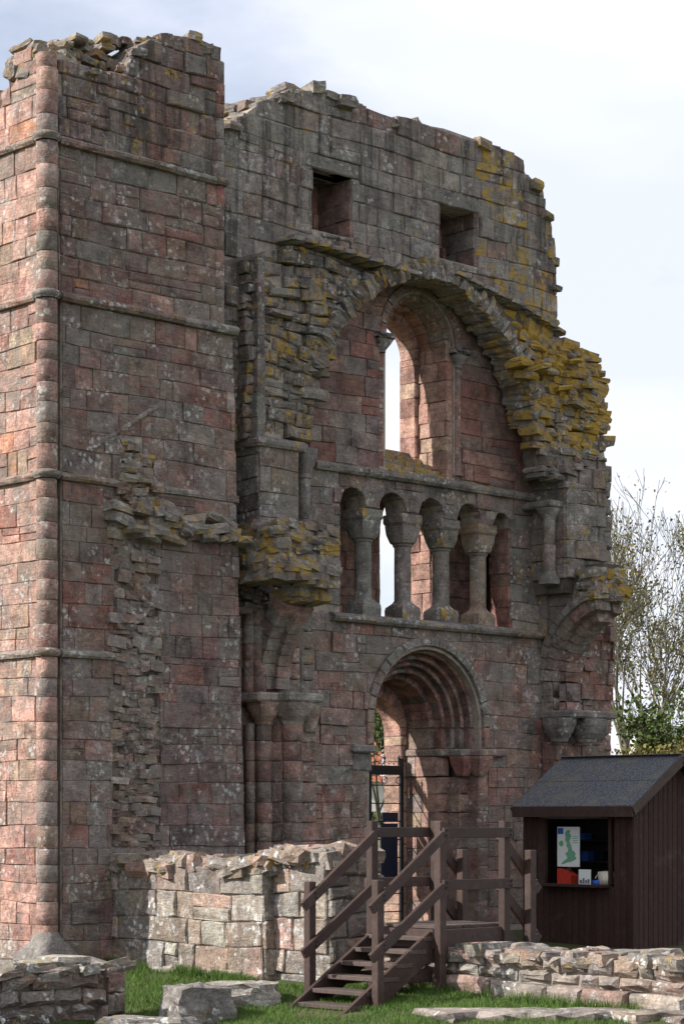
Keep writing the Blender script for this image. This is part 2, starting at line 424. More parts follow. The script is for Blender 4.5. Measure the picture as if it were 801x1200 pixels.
def fill(ms, frame, region, zs, wid, tintf, out=.0, back=-.12, holes=(), convex=True, outj=.010, gap=.0025, bev=.0055, jit=.006, name='stone', mat=None, belly=.004, warp=.05, ej=0.):
    us = [p[0] for p in region]; u0, u1 = min(us), max(us); zlo = min(p[1] for p in region); zhi = max(p[1] for p in region)
    for i in range(len(zs)-1):
        za, zb = zs[i], zs[i+1]
        if zb <= zlo or za >= zhi: continue
        u = u0-U(0, wid); 
        while u < u1:
            wd = wid*U(.5, 1.7); r = [(u, za), (u+wd, za), (u+wd, zb), (u, zb)]; u += wd
            if convex: r = clip_inside(r, region)
            else:
                zc_ = (za+zb)/2
                xs_ = sorted(a[0]+(b[0]-a[0])*(zc_-a[1])/(b[1]-a[1]) for a, b in zip(region, region[1:]+region[:1]) if (a[1] > zc_) != (b[1] > zc_))
                ok = None
                for a, b in zip(xs_[::2], xs_[1::2]):
                    lo, hi_ = max(a+ej*U(-1, .4), r[0][0]), min(b+ej*U(-.4, 1), r[1][0])
                    if hi_-lo > .07: ok = (lo, hi_); break
                if not ok: continue
                r = [(ok[0], za), (ok[1], za), (ok[1], zb), (ok[0], zb)]
                q = []
                for uu in (r[0][0]+.01, r[1][0]-.01):
                    zt_m = [a[1]+(b[1]-a[1])*(uu-a[0])/(b[0]-a[0]) for a, b in zip(region, region[1:]+region[:1]) if (a[0]-uu)*(b[0]-uu) < 0]
                    q.append(max(zt_m) if zt_m else None)
                if None not in q and min(q) < zb+.05:
                    q = [v+U(-.02, .03) for v in q]
                    r = clip_half(r, r[0][0]+.01, q[0], q[1]-q[0], -(r[1][0]-r[0][0]-.02))
            for h in holes:
                if len(r) > 2: r = cut_hole(r, h)
            if len(r) < 3 or abs(area(r)) < .0025: continue
            parts = [r]
            if warp and zb-za > .16 and rnd.random() < .09:
                zm = (za+zb)/2; parts = [clip_half(r, 0, zm, 0, -1), clip_half(r, 0, zm, 0, 1)]
            for r_ in parts:
                if len(r_) < 3: continue
                cu = sum(p[0] for p in r_)/len(r_); cz = sum(p[1] for p in r_)/len(r_)
                if warp: r_ = [(a, b+warp*noise.noise(Vector((a*.8, 5, b*1.3)))) for a, b in r_]
                ms.add(name, block(frame, r_, out+.008+abs(rnd.gauss(0, outj)), back, gap, bev, jit, belly), tintf(cu, cz), mat)
def rubfill(ms, frame, region, zs, wid, tintf, out=0., outj=.05, dep_=.2, name='rubble_stone', hs=1.25, mat=None, tilt=.2):
    us = [p[0] for p in region]; u0, u1 = min(us), max(us)
    for i in range(len(zs)-1):
        zc = (zs[i]+zs[i+1])/2; h = (zs[i+1]-zs[i]); u = u0-U(0, wid)
        while u < u1:
            wd = wid*U(.5, 1.6); c = u+wd/2; u += wd*.93
            if not inside((c, zc), region): continue
            o = (out(c, zc) if callable(out) else out)+U(-outj, outj)
            p = frame(c, zc+U(-.2, .2)*h, o-dep_/2)
            a = frame(1, 0, 0); a0 = frame(0, 0, 0); isx = abs(a[0]-a0[0]) > .5
            size = (wd*1.08, dep_, h*hs*U(.8, 1.15)) if isx else (dep_, wd*1.08, h*hs*U(.8, 1.15))
            rot = Matrix.Rotation(U(-.3, .3), 3, 'Z') @ Matrix.Rotation(U(-tilt, tilt), 3, 'X') @ Matrix.Rotation(U(-tilt, tilt), 3, 'Y')
            ms.rub(name, p, size, tintf(c, zc), rot, mat)
def plate(name, outline, holes, y0, y1, mat, parent):
    cu = bpy.data.curves.new('tmp', 'CURVE'); cu.dimensions = '2D'; cu.fill_mode = 'BOTH'; cu.extrude = (y1-y0)/2
    for poly in [outline]+list(holes):
        sp = cu.splines.new('POLY'); sp.points.add(len(poly)-1); sp.use_cyclic_u = True
        for i, p in enumerate(poly): sp.points[i].co = (p[0], p[1], 0, 1)
    ob = bpy.data.objects.new('tmp', cu); link(ob)
    dg = bpy.context.evaluated_depsgraph_get(); me = ob.evaluated_get(dg).to_mesh()
    vs = [(v.co.x, (y0+y1)/2+v.co.z*-1, v.co.y) for v in me.vertices]; fs = [tuple(p.vertices) for p in me.polygons]
    bpy.data.objects.remove(ob); bpy.data.curves.remove(cu)
    return mk(name, vs, fs, mat, parent)
def arch_poly(cx, zc, r, zb, n=20, r2=None):
    p = [(cx-r, zb)]+[(cx-r*math.cos(math.pi*i/n), zc+(r2 or r)*math.sin(math.pi*i/n)) for i in range(n+1)]+[(cx+r, zb)]
    return p
def voussoirs(ms, frame, cu, zc, r0, r1, out, back, n, tintf, a0=0., a1=math.pi, name='voussoir', mat=None, bev=.01, jit=.004, rj=0., outj=.004, squash=1.):
    for i in range(n):
        t0 = a0+(a1-a0)*i/n; t1 = a0+(a1-a0)*(i+1)/n; tm = (t0+t1)/2; q = r1+U(-rj, rj)
        pts = [(cu+r*math.cos(t), zc+r*squash*math.sin(t)) for r, t in ((r0, t0), (q, t0), (q, tm), (q, t1), (r0, t1), (r0, tm))]
        # mid inner point makes it slightly concave, fine for the fan
        ms.add(name, block(frame, pts, out+U(-outj, outj), back, .004, bev, jit, .002), tintf(0, 0), mat)
def drums(ms, cx, cy, r, zs, tintf, name='shaft_drum', n=16, mat=None, jr=.004):
    for i in range(len(zs)-1):
        rr = r+U(-jr, jr); z0, z1 = zs[i]+.003, zs[i+1]-.003; x = cx+U(-jr, jr); y = cy+U(-jr, jr)
        ms.add(name, loft(x, y, [(z0, rr-.007, 0), (z0+.007, rr, 0), (z1-.007, rr, 0), (z1, rr-.007, 0)], n), tintf(cx, z0), mat)
def stringc(ms, frame, u0, u1, z, h, out, tintf, ln=.55, name='string_course_stone', back=-.1, mat=None, step=0.):
    """moulded course: splayed top, half round nose"""
    u = u0
    while u < u1-.02:
        e = min(u1, u+ln*U(.7, 1.3)); 
        if u1-e < .15: e = u1
        dz = U(-.004, .004); do = U(-.012, .006)
        prof = [(back, 0), (.0, 0), (out*.75+do, .02*h), (out+do, h*.3), (out+do, h*.55), (out*.7+do, h*.8), (0.0, h*1.0), (back, h)]
        n = len(prof); vs = []
        m = 4
        for k in range(m):
            uu = u+.004+(e-u-.008)*k/(m-1)
            for (o, zz) in prof: vs.append(frame(uu, z+zz+dz, o+(U(-.008, .006) if o > 0 else 0)))
        fs = [tuple(range(n)), tuple(range((m-1)*n, m*n))]
        for k in range(m-1):
            for i in range(n): fs.append((k*n+i, k*n+(i+1) % n, (k+1)*n+(i+1) % n, (k+1)*n+i))
        ms.add(name, (vs, fs), tintf(u, z), mat, smooth=False); u = e

# ================================================================== SETTING: ground
gv = []; gf = []
def gl(a, b, n): return [a+(b-a)*i/n for i in range(n+1)]
xs = [-500, -200, -90, -40, -20]+gl(-14, 14, 112)+[20, 40, 90, 200, 500]
ys = [-500, -200, -90, -40, -20]+gl(-14, 14, 112)+[20, 40, 90, 200, 500]
for y in ys:
    for x in xs: gv.append((x, y, ground_z(x, y)))
nx = len(xs)
for j in range(len(ys)-1):
    for i in range(nx-1): gf.append((j*nx+i, j*nx+i+1, (j+1)*nx+i+1, (j+1)*nx+i))
g = mk('ground', gv, gf, GRASS, None, True); g['kind'] = 'structure'
# ================================================================== TOWER
tw = thing('ruined_tower', 'tall red sandstone tower stump with round corner shaft and torn rubble scar', 'tower', (1.4, 1.2, .2))
T = Masonry(tw)
zc0 = ground_z(0, 0)-.1
Z1 = szz(352, .12, 0); Z2 = szz(562, .12, 0); Z3 = szz(770, .12, 0); Z0 = szz(168, .12, 0)   # string courses, top one last
x_r = lambda py: sx(272+(286-272)*(py-385)/615, 0)
XT = sx(260, 0)
def tz_course():
    zs = []
    for a, b in ((zc0, Z3), (Z3+.09, Z2), (Z2+.09, Z1), (Z1+.09, Z0), (Z0+.09, Z0+2.1)):
        n = max(1, round((b-a)/.228)); c = [a]
        ww = [U(.75, 1.25) for _ in range(n)]; s = sum(ww)
        for q in ww: c.append(c[-1]+(b-a)*q/s)
        zs.append(c)
    return zs
TC = tz_course()
def tint_front(u, z):
    f = noise.noise(Vector((u*.9, 3, z*.7)))
    if z > Z0: return pick(dict(brown=3, grey=3.4, red=1.6, purple=2, rose=1), .12, .95)
    if u > 1.5 and z < Z2: return pick(dict(purple=5, brown=3, red=.7, grey=2.2+3*f, rose=.8, dark=.7), 0, .95)
    return pick(dict(rose=2, brown=4, red=1.1-f, grey=3+4*f, purple=2, pink=.5, mud=1.5, light=.25, orange=.12), .03, .95)
def tint_left(u, z):
    return pick(dict(pink=5, rose=2.5, buff=.8, red=.6, orange=.4, mud=.6), 0, 1.12)
scar = [P(131, 1012, 0), P(187, 1012, 0), P(184, 632, 0), P(134, 590, 0)]
scar2 = [P(134, 592, 0), P(182, 612, 0), P(178, 548, 0), P(150, 515, 0), P(140, 540, 0)]
ledge = [P(183, 606, 0), P(277, 618, 0), P(279, 640, 0), P(184, 628, 0)]
zi = szz(385, XT, 0)
reglo = [(.2, zc0), (x_r(1090), zc0), (x_r(385), Z1), (.15, Z1)]
def hi(c): return [c]
for c in TC[:3]:
    rg = [(.2, c[0]), (x_r(HOR-(c[0]-CZ)/26*FOC), c[0]), (x_r(HOR-(c[-1]-CZ)/26*FOC), c[-1]), (.2, c[-1])]
    fill(T, YF(0), rg, c, .33, tint_front, 0, -.14, [scar, scar2, ledge], outj=.011, bev=.006)
top_front = [(.2, Z1+.09), (XT, Z1+.09), P(260, 56, 0), P(250, 52, 0), P(236, 42, 0), P(205, 37, 0), P(181, 39, 0), P(160, 52, 0), P(152, 66, 0),
             P(146, 84, 0), P(120, 88, 0), P(100, 82, 0), P(90, 60, 0), P(68, 56, 0)]
for c in TC[3:]:
    fill(T, YF(.02), top_front, c, .36, tint_front, 0, -.14, (), convex=False, outj=.02 if c[0] > Z0 else .014, bev=.012, jit=.009, mat=STREAK if c[0] > Z0 else STONE)
left_top = [(.15, zc0), (1.9, zc0), Q(-60, 190, 0), Q(0, 112, 0), Q(18, 98, 0), Q(20, 82, 0), Q(15, 70, 0), Q(20, 58, 0), Q(40, 54, 0), (.15, szz(54, 0, .1))]
for c in TC:
    fill(T, XF(0), left_top, c, .32, tint_left, 0, -.14, (), convex=False, outj=.01)
for zg, ua in ((Z3, scar[1][0]), (Z2, sx(232, 0))):
    fill(T, YF(0), [(ua, zg-.005), (x_r(700), zg-.005), (x_r(700), zg+.095), (ua, zg+.095)], [zg, zg+.09], .3, tint_front, 0, -.14, warp=0)
# core
TOPZ = szz(58, 0, 0)
outl = [(.21, -.3), (x_r(1090)-.02, -.3), (x_r(385)-.02, Z1), (XT-.02, Z1)]+[(a, b-.03) for a, b in top_front[2:-1]]+[(.21, TOPZ-.15)]
plate('core_masonry', outl, (), .1, .55, CORE, tw)
plate('core_masonry', [(.12, -.3), (x_r(1090)-.04, -.3), (XT-.02, Z1+.3), (XT-.02, TOPZ-.2), (1.0, TOPZ-.35), (.12, TOPZ-.9)], (), .56, 3.2, CORE, tw)
# mortar skins just behind the stone faces
def skin_front(poly, y, name='mortar_bed'): mk(name, [(a, y, b) for a, b in poly], [tuple(range(len(poly)))], MORTAR, tw)
plate('mortar_bed', [(.19, -.3), (x_r(1090)-.015, -.3), (x_r(385)-.015, Z1), (.19, Z1)], [scar[:], [scar2[2], scar2[3], scar2[4]]], .003, .1, MORTAR, tw)
plate('mortar_bed', [(.19, Z1), (XT-.015, Z1)]+[(a, b-.06) for a, b in top_front[2:]], (), .024, .1, MORTAR, tw)
plv = [(a, b-.04) for a, b in left_top]
mk('mortar_bed', [(.006, a, b) for a, b in plv]+[(.2, a, b) for a, b in plv], [tuple(range(len(plv)))]+[(i, (i+1) % len(plv), (i+1) % len(plv)+len(plv), i+len(plv)) for i in range(len(plv))], MORTAR, tw)
# right return of the tower (seen only from the side)
for c in TC[:3]:
    for i in range(len(c)-1):
        xx = x_r(HOR-((c[i]+c[i+1])/2-CZ)/26*FOC)
        T.add('stone', block(lambda u, z, o: (xx-.05+o, u, z), [(.02, c[i]), (.6, c[i]), (.6, c[i+1]), (.02, c[i+1])], .03, -.1), tint_front(1, 1))
# corner shaft and nook
for c in TC:
    drums(T, .015, .015, .116, c if c is not TC[-1] else [q for q in c if q < TOPZ+.1], lambda u, z: pick(dict(rose=3, pink=2.5, mud=1, grey=.8)), 'shaft_drum')
for z, lst in ((Z3, 0), (Z2, 0), (Z1, 0), (Z0, 0)):
    T.add('shaft_ring', loft(0, 0, [(z, .12, 0), (z+.015, .15, 0), (z+.05, .165, 0), (z+.075, .15, 0), (z+.09, .12, 0)], 20), pick(dict(brown=1, grey=1, mud=1)))
T.add('shaft_base', loft(.02, .02, [(zc0, .27, 1), (zc0+.34, .26, 1), (zc0+.44, .2, .8), (zc0+.5, .17, .2), (zc0+.56, .14, 0), (zc0+.6, .12, 0)], 24), pick(dict(grey=1)), keep=True)
# slim edge roll at the tower's right top
drums(T, XT-.03, .03, .07, [q for c in TC[3:] for q in c if q < szz(60, XT, 0)], lambda u, z: tint_front(u, z), 'edge_roll_drum', 10)
sg = lambda u, z: pick(dict(grey=3, brown=2, mud=1, light=.5), .1)
stringc(T, YF(.02), .15, XT+.05, Z0, .11, .09, sg); stringc(T, YF(0), .15, x_r(385)+.04, Z1, .12, .1, sg)
stringc(T, YF(0), .15, scar2[0][0]+.1, Z2, .1, .08, sg); stringc(T, YF(0), sx(183, 0), sx(232, 0), Z2, .09, .05, sg)
stringc(T, YF(0), .15, scar[0][0], Z3, .1, .08, sg)
lf = lambda u, z: pick(dict(pink=3, grey=1.5, mud=2))
for z in (Z0, Z1, Z2, Z3): stringc(T, XF(0), .15, 1.7, z, .1, .08, lf)
# torn wall scar
def tscar(u, z):
    lic = .25 if z > Z2-.5 else .04
    return pick(dict(grey=3, mud=3, brown=2.2, rose=1, light=.7, dark=.6, orange=.12), lic)
CORE2 = mk('scar_core', *(lambda p: ([(a, .02, b) for a, b in p]+[(a, .08, b) for a, b in p], [tuple(range(len(p)))]))([P(128, 1015, 0), P(190, 1015, 0), P(187, 600, 0), P(178, 540, 0), P(150, 505, 0), P(134, 560, 0)]), CORE, tw)
rubfill(T, YF(0), scar, courses(scar[0][1], scar[2][1]+.3, .088, .35), .17, tscar, out=lambda u, z: .03+.05*noise.noise(Vector((u*4, z*3, 1))), outj=.035, dep_=.17, tilt=.14)
rubfill(T, YF(0), scar2, courses(scar2[0][1]-.2, scar2[3][1], .085, .3), .16, tscar, out=.07, outj=.055, dep_=.2)
# old lean-to roof ledge across the tower front
ld = [P(128, 622, 0), P(134, 590, 0), P(180, 592, 0), P(284, 614, 0), P(284, 636, 0), P(182, 634, 0)]
rubfill(T, YF(0), ld, courses(szz(640, 2, 0), szz(585, .8, 0), .08, .3), .26, lambda u, z: pick(dict(grey=4, light=1.6, mud=1.5, brown=.8), .3), out=.14, outj=.07, dep_=.32)
# diagonal roof crease
a, b = Vector(P(185, 474, 0)), Vector(P(104, 527, 0))
for i in range(9):
    t = (i+.5)/9; p = a.lerp(b, t)
    T.rub('rubble_stone', (p.x, .0, p.y), (.17, .1, .05), pick(dict(brown=1, grey=1)), Matrix.Rotation(-math.atan2(a.y-b.y, a.x-b.x), 3, 'Y'))
# broken top
def ttop(u, z): return pick(dict(grey=4, mud=1.5, light=1.2, brown=1.4), .35)
prof = [P(68, 54, .02), P(92, 56, .02), P(100, 80, .02), P(120, 86, .02), P(147, 84, .02), P(154, 62, .02), P(181, 42, .02), P(205, 38, .02), P(236, 44, .02), P(259, 56, .02)]
def cap_run(ms, prof, y, d, tf, n=12, sz=(.2, .1), name='rubble_stone'):
    for i in range(len(prof)-1):
        a, b = prof[i], prof[i+1]; ln = math.hypot(a[0]-b[0], a[1]-b[1]); k = max(1, int(ln/sz[0]*1.5))
        for j in range(k):
            t = U(0, 1); ms.rub(name, (a[0]+(b[0]-a[0])*t, y+U(.02, d), a[1]+(b[1]-a[1])*t+U(-.11, -.03)), (sz[0]*U(.7, 1.4), U(.2, .35), sz[1]*U(.7, 1.5)), tf(a[0], a[1]))
cap_run(T, prof, .03, .35, ttop, sz=(.15, .075))
back = [(.1, szz(52, 0, .6)), (.5, szz(50, .5, .6)), (1.0, szz(46, 1, .6)), (1.4, szz(47, 1.4, .5)), (2.3, szz(45, 2.3, .5))]
for zz in (0, .1, .2, .3): cap_run(T, [(p[0], p[1]-zz) for p in back[:4]], .38, .3, ttop, sz=(.15, .08))
cap_run(T, [(q[0], q[1]) for q in [(.2, szz(56, .0, .2))]*1+[(.2, szz(56, 0, .2))]], .1, .1, ttop)
for i in range(70):
    u = U(.2, 1.6); k = sorted(left_top[2:9], key=lambda p: abs(p[0]-u))[0]
    T.rub('rubble_stone', (U(.05, .3), u, k[1]+U(-.16, .02)), (.2, .2, .11), ttop(0, 0))
T.build()

# ================================================================== FRONT WALL
MY = .75; UY = .45; PY = .15
fw = thing('ruined_arched_wall', 'high ruined sandstone wall with round arched doorway, row of four columns and tall window', 'wall', (6.4, 1.2, .3)); fw['kind'] = 'thing'
Wl = Masonry(fw)
def M(px, py): return P(px, py, MY)
dc = (M(501.5, 850)[0], M(503, 850)[1])           # doorway arch centre
dimp = M(560, 886)[1]
# arcade geometry
colpx = [422, 466, 516, 556.5]
colx = [sx(p+3, MY+.17) for p in colpx]
pitch = (colx[3]-colx[0])/3; colx = [colx[0]+pitch*i for i in range(4)]
sillz = M(400, 716)[1]; sillz = (sillz+M(594, 739)[1])/2
captop = (szz(596, colx[0], MY)+szz(617, colx[3], MY))/2
ax0 = sx(398, MY); ax1 = sx(597, MY)
ocx = [(ax0+colx[0]-.12)/2]+[(colx[i]+colx[i+1])/2 for i in range(3)]+[(ax1+colx[3]+.12)/2]
orr = [.5*(colx[0]-.12-ax0)]+[pitch/2-.13]*3+[.5*(ax1-colx[3]-.12)]
asp = captop+.02
def arcade_hole(g=0.):
    p = [(ax0-g, sillz), ]
    for c, r in zip(ocx, orr):
        for i in range(9): t = math.pi*(1-i/8); p.append((c+(r+g)*math.cos(t), asp+(r+g)*math.sin(t)*1.05))
    p.append((ax1+g, sillz)); return p
wc = (M(492, 0)[0], (M(455, 392)[1]+M(530, 412)[1])/2)    # upper window arch centre
WR = .56; wsill = M(492, 553)[1]; strz = (M(375, 548)[1]+M(625, 588)[1])/2
zbot = -.2
topprof = [(255, 152), (266, 140), (282, 140), (291, 126), (310, 113), (335, 108), (350, 99), (385, 107), (425, 117), (432, 130), (440, 139), (455, 141), (476, 138), (520, 146),
           (560, 160), (575, 165), (578, 173), (598, 180), (612, 190), (618, 206), (634, 222), (638, 236), (645, 262), (651, 292), (651, 345), (650, 392)]
TP = [P(a, b, UY) for a, b in topprof]
TPl = [(a, b-.05) for a, b in TP]
xR = sx(712, MY)
botR = [(xR, zbot), (xR, M(712, 560)[1])]+[(xR-.35, M(700, 440)[1])]+[(TPl[-1][0]+.05, TPl[-1][1])]
outlA = [(2.4, zbot)]+botR[:3]+TPl[::-1]+[(2.4, TP[0][1]-.3)]
def sq(pa, pb, pc):       # small square opening: left px, right px, top/bottom py at left
    x0 = sx(pa, UY); x1 = sx(pb, UY); zt = szz(pc[0], x0, UY); zb = szz(pc[1], x0, UY); return [(x0, zb), (x1, zb), (x1, zt), (x0, zt)]
SQ1 = sq(365, 412, (196, 268)); SQ2 = sq(514.5, 557, (238, 302))
def door(r, g=0):
    p = arch_poly(dc[0], dc[1], r, .36)
    return [(dc[0]-1.09, .36), (dc[0]-1.09, dimp), (dc[0]-r, dimp)]+p[1:] if r == 1.0 else p
win = lambda r, g=0: arch_poly(wc[0], wc[1], r+g, wsill-.02)
pas = [(ax0-.5, sillz+.02), (ax1+.4, sillz+.02), (ax1+.4, captop+.35), (ax0-.5, captop+.35)]
bwx1 = sx(483, MY+1.15); bwx0 = bwx1-1.0
bw = arch_poly((bwx0+bwx1)/2, captop-.1, .5, sillz+.03)
CW = 1.3
plate('wall_core', outlA, [door(1.0), arcade_hole(.0), win(WR+.08), SQ1, SQ2], MY+.006, MY+.35, MORTAR, fw)
plate('wall_core', outlA, [door(1.0), pas, win(WR+.03), SQ1, SQ2], MY+.35, MY+.8, CORE, fw)
plate('wall_core', outlA, [door(.72), bw, arch_poly(wc[0]+.1, wc[1]-.1, 1.15, wsill-.1)], MY+.8, MY+CW, CORE, fw)
# passage lining behind the arcade: red ashlar on the rear wall
redt = lambda u, z: pick(dict(rose=3, red=3, brown=2, mud=1, pink=1.5), 0, .95)
rosy = lambda u, z: pick(dict(pink=4, rose=3, buff=.8, mud=1, red=1), 0, 1.05)
fill(Wl, YF(MY+.8), [pas[0], pas[1], pas[2], pas[3]], courses(sillz, captop+.35, .23), .3, redt, .01, -.05, [bw], mat=CLEAN)
# sunlit jamb of the rear opening, far reveal of the arcade
fill(Wl, XF(bwx1), [(MY+.8, sillz), (MY+CW, sillz), (MY+CW, captop+.1), (MY+.8, captop+.1)], courses(sillz, captop, .22), .3, rosy, .0, -.05, mat=CLEAN)
fill(Wl, XF(ax1), [(MY, sillz), (MY+.36, sillz), (MY+.36, asp+.02), (MY, asp+.02)], courses(sillz, asp+.02, .24), .4, redt, .0, -.05, mat=CLEAN)
# ---- lower wall stones on the MY plane
def tmain(u, z):
    px_f = noise.noise(Vector((u*1.1, 9, z*1.1)))
    lowred = max(0, min(1, (3.9-z)/1.6))
    if z > strz: return pick(dict(grey=2.2+2*px_f, red=2.2, rose=1.8, brown=2.2, purple=2), 0.02)
    if z > sillz: return pick(dict(grey=4, purple=1.5, brown=1.8, light=.3, mud=.8), .04)
    return pick(dict(grey=3-2*lowred+3*px_f, rose=1.2+1.8*lowred, red=.9+.5*lowred, brown=1.2, mud=1.4, light=.3, pink=.4+lowred), .02)
regM = [(sx(352, MY), zbot), (xR, zbot), (xR, sillz-.02), (sx(352, MY), sillz-.02)]
doorh = arch_poly(dc[0], dc[1], 1.16, zbot)
# narrow below the impost: the jambs are built separately
jx0 = dc[0]-1.05; jx1 = dc[0]+1.0
zsM = courses(zbot, sillz-.12, .235, .12)
fill(Wl, YF(MY), regM, zsM, .3, tmain, 0, -.1, [doorh], outj=.012)
zsA = courses(sillz+.1, strz, .24, .1)
archole = [(ax0, sillz-.1), (ax1, sillz-.1), (ax1, asp), (ax0, asp)]
reg2 = [(sx(352, MY), sillz+.1), (sx(640, MY), sillz+.1), (sx(640, MY), strz), (sx(352, MY), strz)]
hs = [archole]+[arch_poly(c, asp, r+.0, sillz) for c, r in zip(ocx, orr)]
fill(Wl, YF(MY), reg2, zsA, .34, tmain, 0, -.1, hs, outj=.010)
for c, r in zip(ocx, orr):
    voussoirs(Wl, YF(MY), c, asp, r, r+.13, .012, -.34, 7, lambda u, z: pick(dict(grey=4, brown=1, mud=1.4, light=.4), .12), name='arcade_voussoir')
stringc(Wl, YF(MY), sx(385, MY), sx(632, MY), sillz-.11, .12, .12, lambda u, z: pick(dict(grey=4, mud=1), .15), ln=.8)
stringc(Wl, YF(MY), sx(366, MY), sx(630, MY), strz-.02, .13, .1, lambda u, z: pick(dict(grey=4, mud=1), .2), ln=.8)
# arcade floor slab
vs, fs = box(ax0-.35, ax1+.3, MY+.0, MY+.84, sillz-.06, sillz+.012); Wl.add('sill_slab', (vs, fs), PAL['grey']+(.1,), keep=True)
# columns
ct = [pick(dict(grey=1), .05, 1.05), pick(dict(grey=1), .15, .95), pick(dict(grey=1, mud=1), .2), (.3, .22, .165, .05)]
for i, x in enumerate(colx):
    cy = MY+.17; c = ct[i]; h = captop-sillz
    col = mk('column', *loft(x, cy, [(sillz+.16*h, .112, 0), (sillz+.25*h, .11, 0), (sillz+.5*h, .111, 0), (sillz+.68*h, .109, 0), (sillz+.7*h, .115, 0)], 24), STONE, fw, True, c)
    ORG[col.name] = ORG[fw.name]
    b_ = mk('column_base', *loft(x, cy, [(sillz+.01, .165, 1), (sillz+.09*h, .168, 1), (sillz+.12*h, .164, .9), (sillz+.155*h, .135, .3), (sillz+.165*h, .13, .05), (sillz+.18*h, .12, 0)], 32), STONE, col, False, c)
    k_ = mk('capital', *loft(x, cy, [(sillz+.7*h, .118, 0), (sillz+.712*h, .132, 0), (sillz+.725*h, .132, 0), (sillz+.738*h, .162, .05), (sillz+.77*h, .172, .2), (sillz+.82*h, .174, .6), (sillz+.905*h, .166, 1)], 32), STONE, col, False, (c[0]*.9, c[1]*.9, c[2]*.9, c[3]))
    a_ = mk('abacus', *loft(x, cy, [(sillz+.908*h, .165, 1), (sillz+.93*h, .182, 1), (captop, .182, 1), (captop+.012, .172, 1)], 32), STONE, col, False, (c[0]*.95, c[1]*.95, c[2]*.95, .2))
# ---- tympanum under the great arch
archpx = [(366, 470), (369, 445), (376, 420), (388, 396), (404, 374), (424, 354), (448, 338), (474, 328), (500, 326), (524, 333), (547, 351), (568, 375), (588, 403), (603, 432), (613, 462), (620, 500)]
tym = [M(a, b+0) for a, b in archpx]
regT = [(sx(345, MY), strz), (sx(640, MY), strz)]+[(a, b+.12) for a, b in tym[::-1]]
zsT = courses(strz+.1, szz(315, 6, MY), .225, .12)
winh = arch_poly(wc[0], wc[1], WR+.2, wsill-.3)
fill(Wl, YF(MY), regT, zsT, .32, tmain, 0, -.1, [winh], convex=False, outj=.012, mat=CLEAN)
# ---- upper window: orders, reveals, sloping sill
wt = lambda u, z: pick(dict(rose=3, brown=2, grey=1.6, red=1, pink=.8), 0)
voussoirs(Wl, YF(MY), wc[0], wc[1], WR+.1, WR+.22, .035, -.3, 15, wt, name='window_voussoir')
voussoirs(Wl, YF(MY), wc[0], wc[1], WR, WR+.11, -.06, -.42, 13, wt, name='window_voussoir')
voussoirs(Wl, YF(MY+.36), wc[0], wc[1], WR-.03, WR+.05, 0, -.3, 13, rosy, name='window_voussoir', mat=CLEAN)
voussoirs(Wl, YF(MY+.55), wc[0]+.0, wc[1]-.06, .46, .64, 0, -.27, 11, rosy, name='window_voussoir', mat=CLEAN)
for s in (-1, 1):
    for (r0, r1, o, bk) in ((WR+.1, WR+.22, .0, -.3),):
        zz = courses(wsill-.25, wc[1]-.3, .24)
        for i in range(len(zz)-1):
            a, b = sorted((wc[0]+s*r0, wc[0]+s*(r1+U(0, .1)))); 
            Wl.add('stone', block(YF(MY), [(a, zz[i]), (b, zz[i]), (b, min(zz[i+1], wc[1]-.02)), (a, min(zz[i+1], wc[1]-.02))], o, bk), wt(0, 0))
    # reveal
xr = wc[0]+WR
fill(Wl, XF(xr), [(MY+.02, wsill-.1), (MY+.56, wsill-.1), (MY+.56, wc[1]+.05), (MY+.02, wc[1]+.05)], courses(wsill-.15, wc[1]+.05, .23), .3, rosy, .02, -.08, mat=CLEAN)
for s in (-1, 1):
    zz = courses(wsill+.1, wc[1]-.06, .23); zz[-1] = wc[1]-.06
    for i in range(len(zz)-1):
        a, b = sorted((wc[0]+s*.46, wc[0]+s*.62)); Wl.add('stone', block(YF(MY+.55), [(a, zz[i]), (b, zz[i]), (b, zz[i+1]), (a, zz[i+1])], U(0, .012), -.28, .004), rosy(0, 0), CLEAN)
for s in (-1, 1):      # nook shaft and capitals
    x = wc[0]+s*(WR+.16); y = MY+.02; zt = wc[1]-.22
    if s > 0:
        Wl.add('nook_shaft', loft(x, y, [(wsill+.02, .085, .6), (wsill+.08, .06, 0), (wsill+.6, .056, 0), (zt, .056, 0)], 14), (.27, .15, .12, 0), keep=True)
    Wl.add('nook_capital', loft(x, y, [(zt-.01, .07, 0), (zt+.02, .072, 0), (zt+.1, .115, .5), (zt+.15, .125, .9)], 16), PAL['grey']+(0,), keep=True)
    Wl.add('nook_abacus', box(x-.15, x+.15, y-.14, y+.3, zt+.155, zt+.235, .02), PAL['grey']+(.1,), keep=True)
for i in range(5):     # stepped sloping sill
    y0 = MY-.03+i*.17; z0 = wsill-.05+i*.1
    u = wc[0]-WR-.02
    while u < wc[0]+WR:
        wd = U(.22, .4); e = min(u+wd, wc[0]+WR+.02)
        Wl.add('sill_tile', box(u+.003, e-.003, y0+U(-.01, .01), y0+.3, z0-.1, z0+.03+U(-.004, .004), .012), pick(dict(mud=2, buff=2, grey=1.5), .5)); u = e
# ---- great arch and the upper wall
def tup(u, z):
    ylw = 0.06
    f = noise.noise(Vector((u*.5, 4, z*.5)))
    edge = u > sx(560, UY)
    if edge: ylw = .45 if noise.noise(Vector((u*1.5, 1, z*1.5))) > -.05 else .1
    return pick(dict(grey=6.5, purple=.8+f, brown=.7, red=.2, rose=.35, mud=.6, light=1.1), ylw, 1.08)
def off(p, d): return (p[0], p[1]+d)
Uarch = [P(a, b, UY) for a, b in archpx]
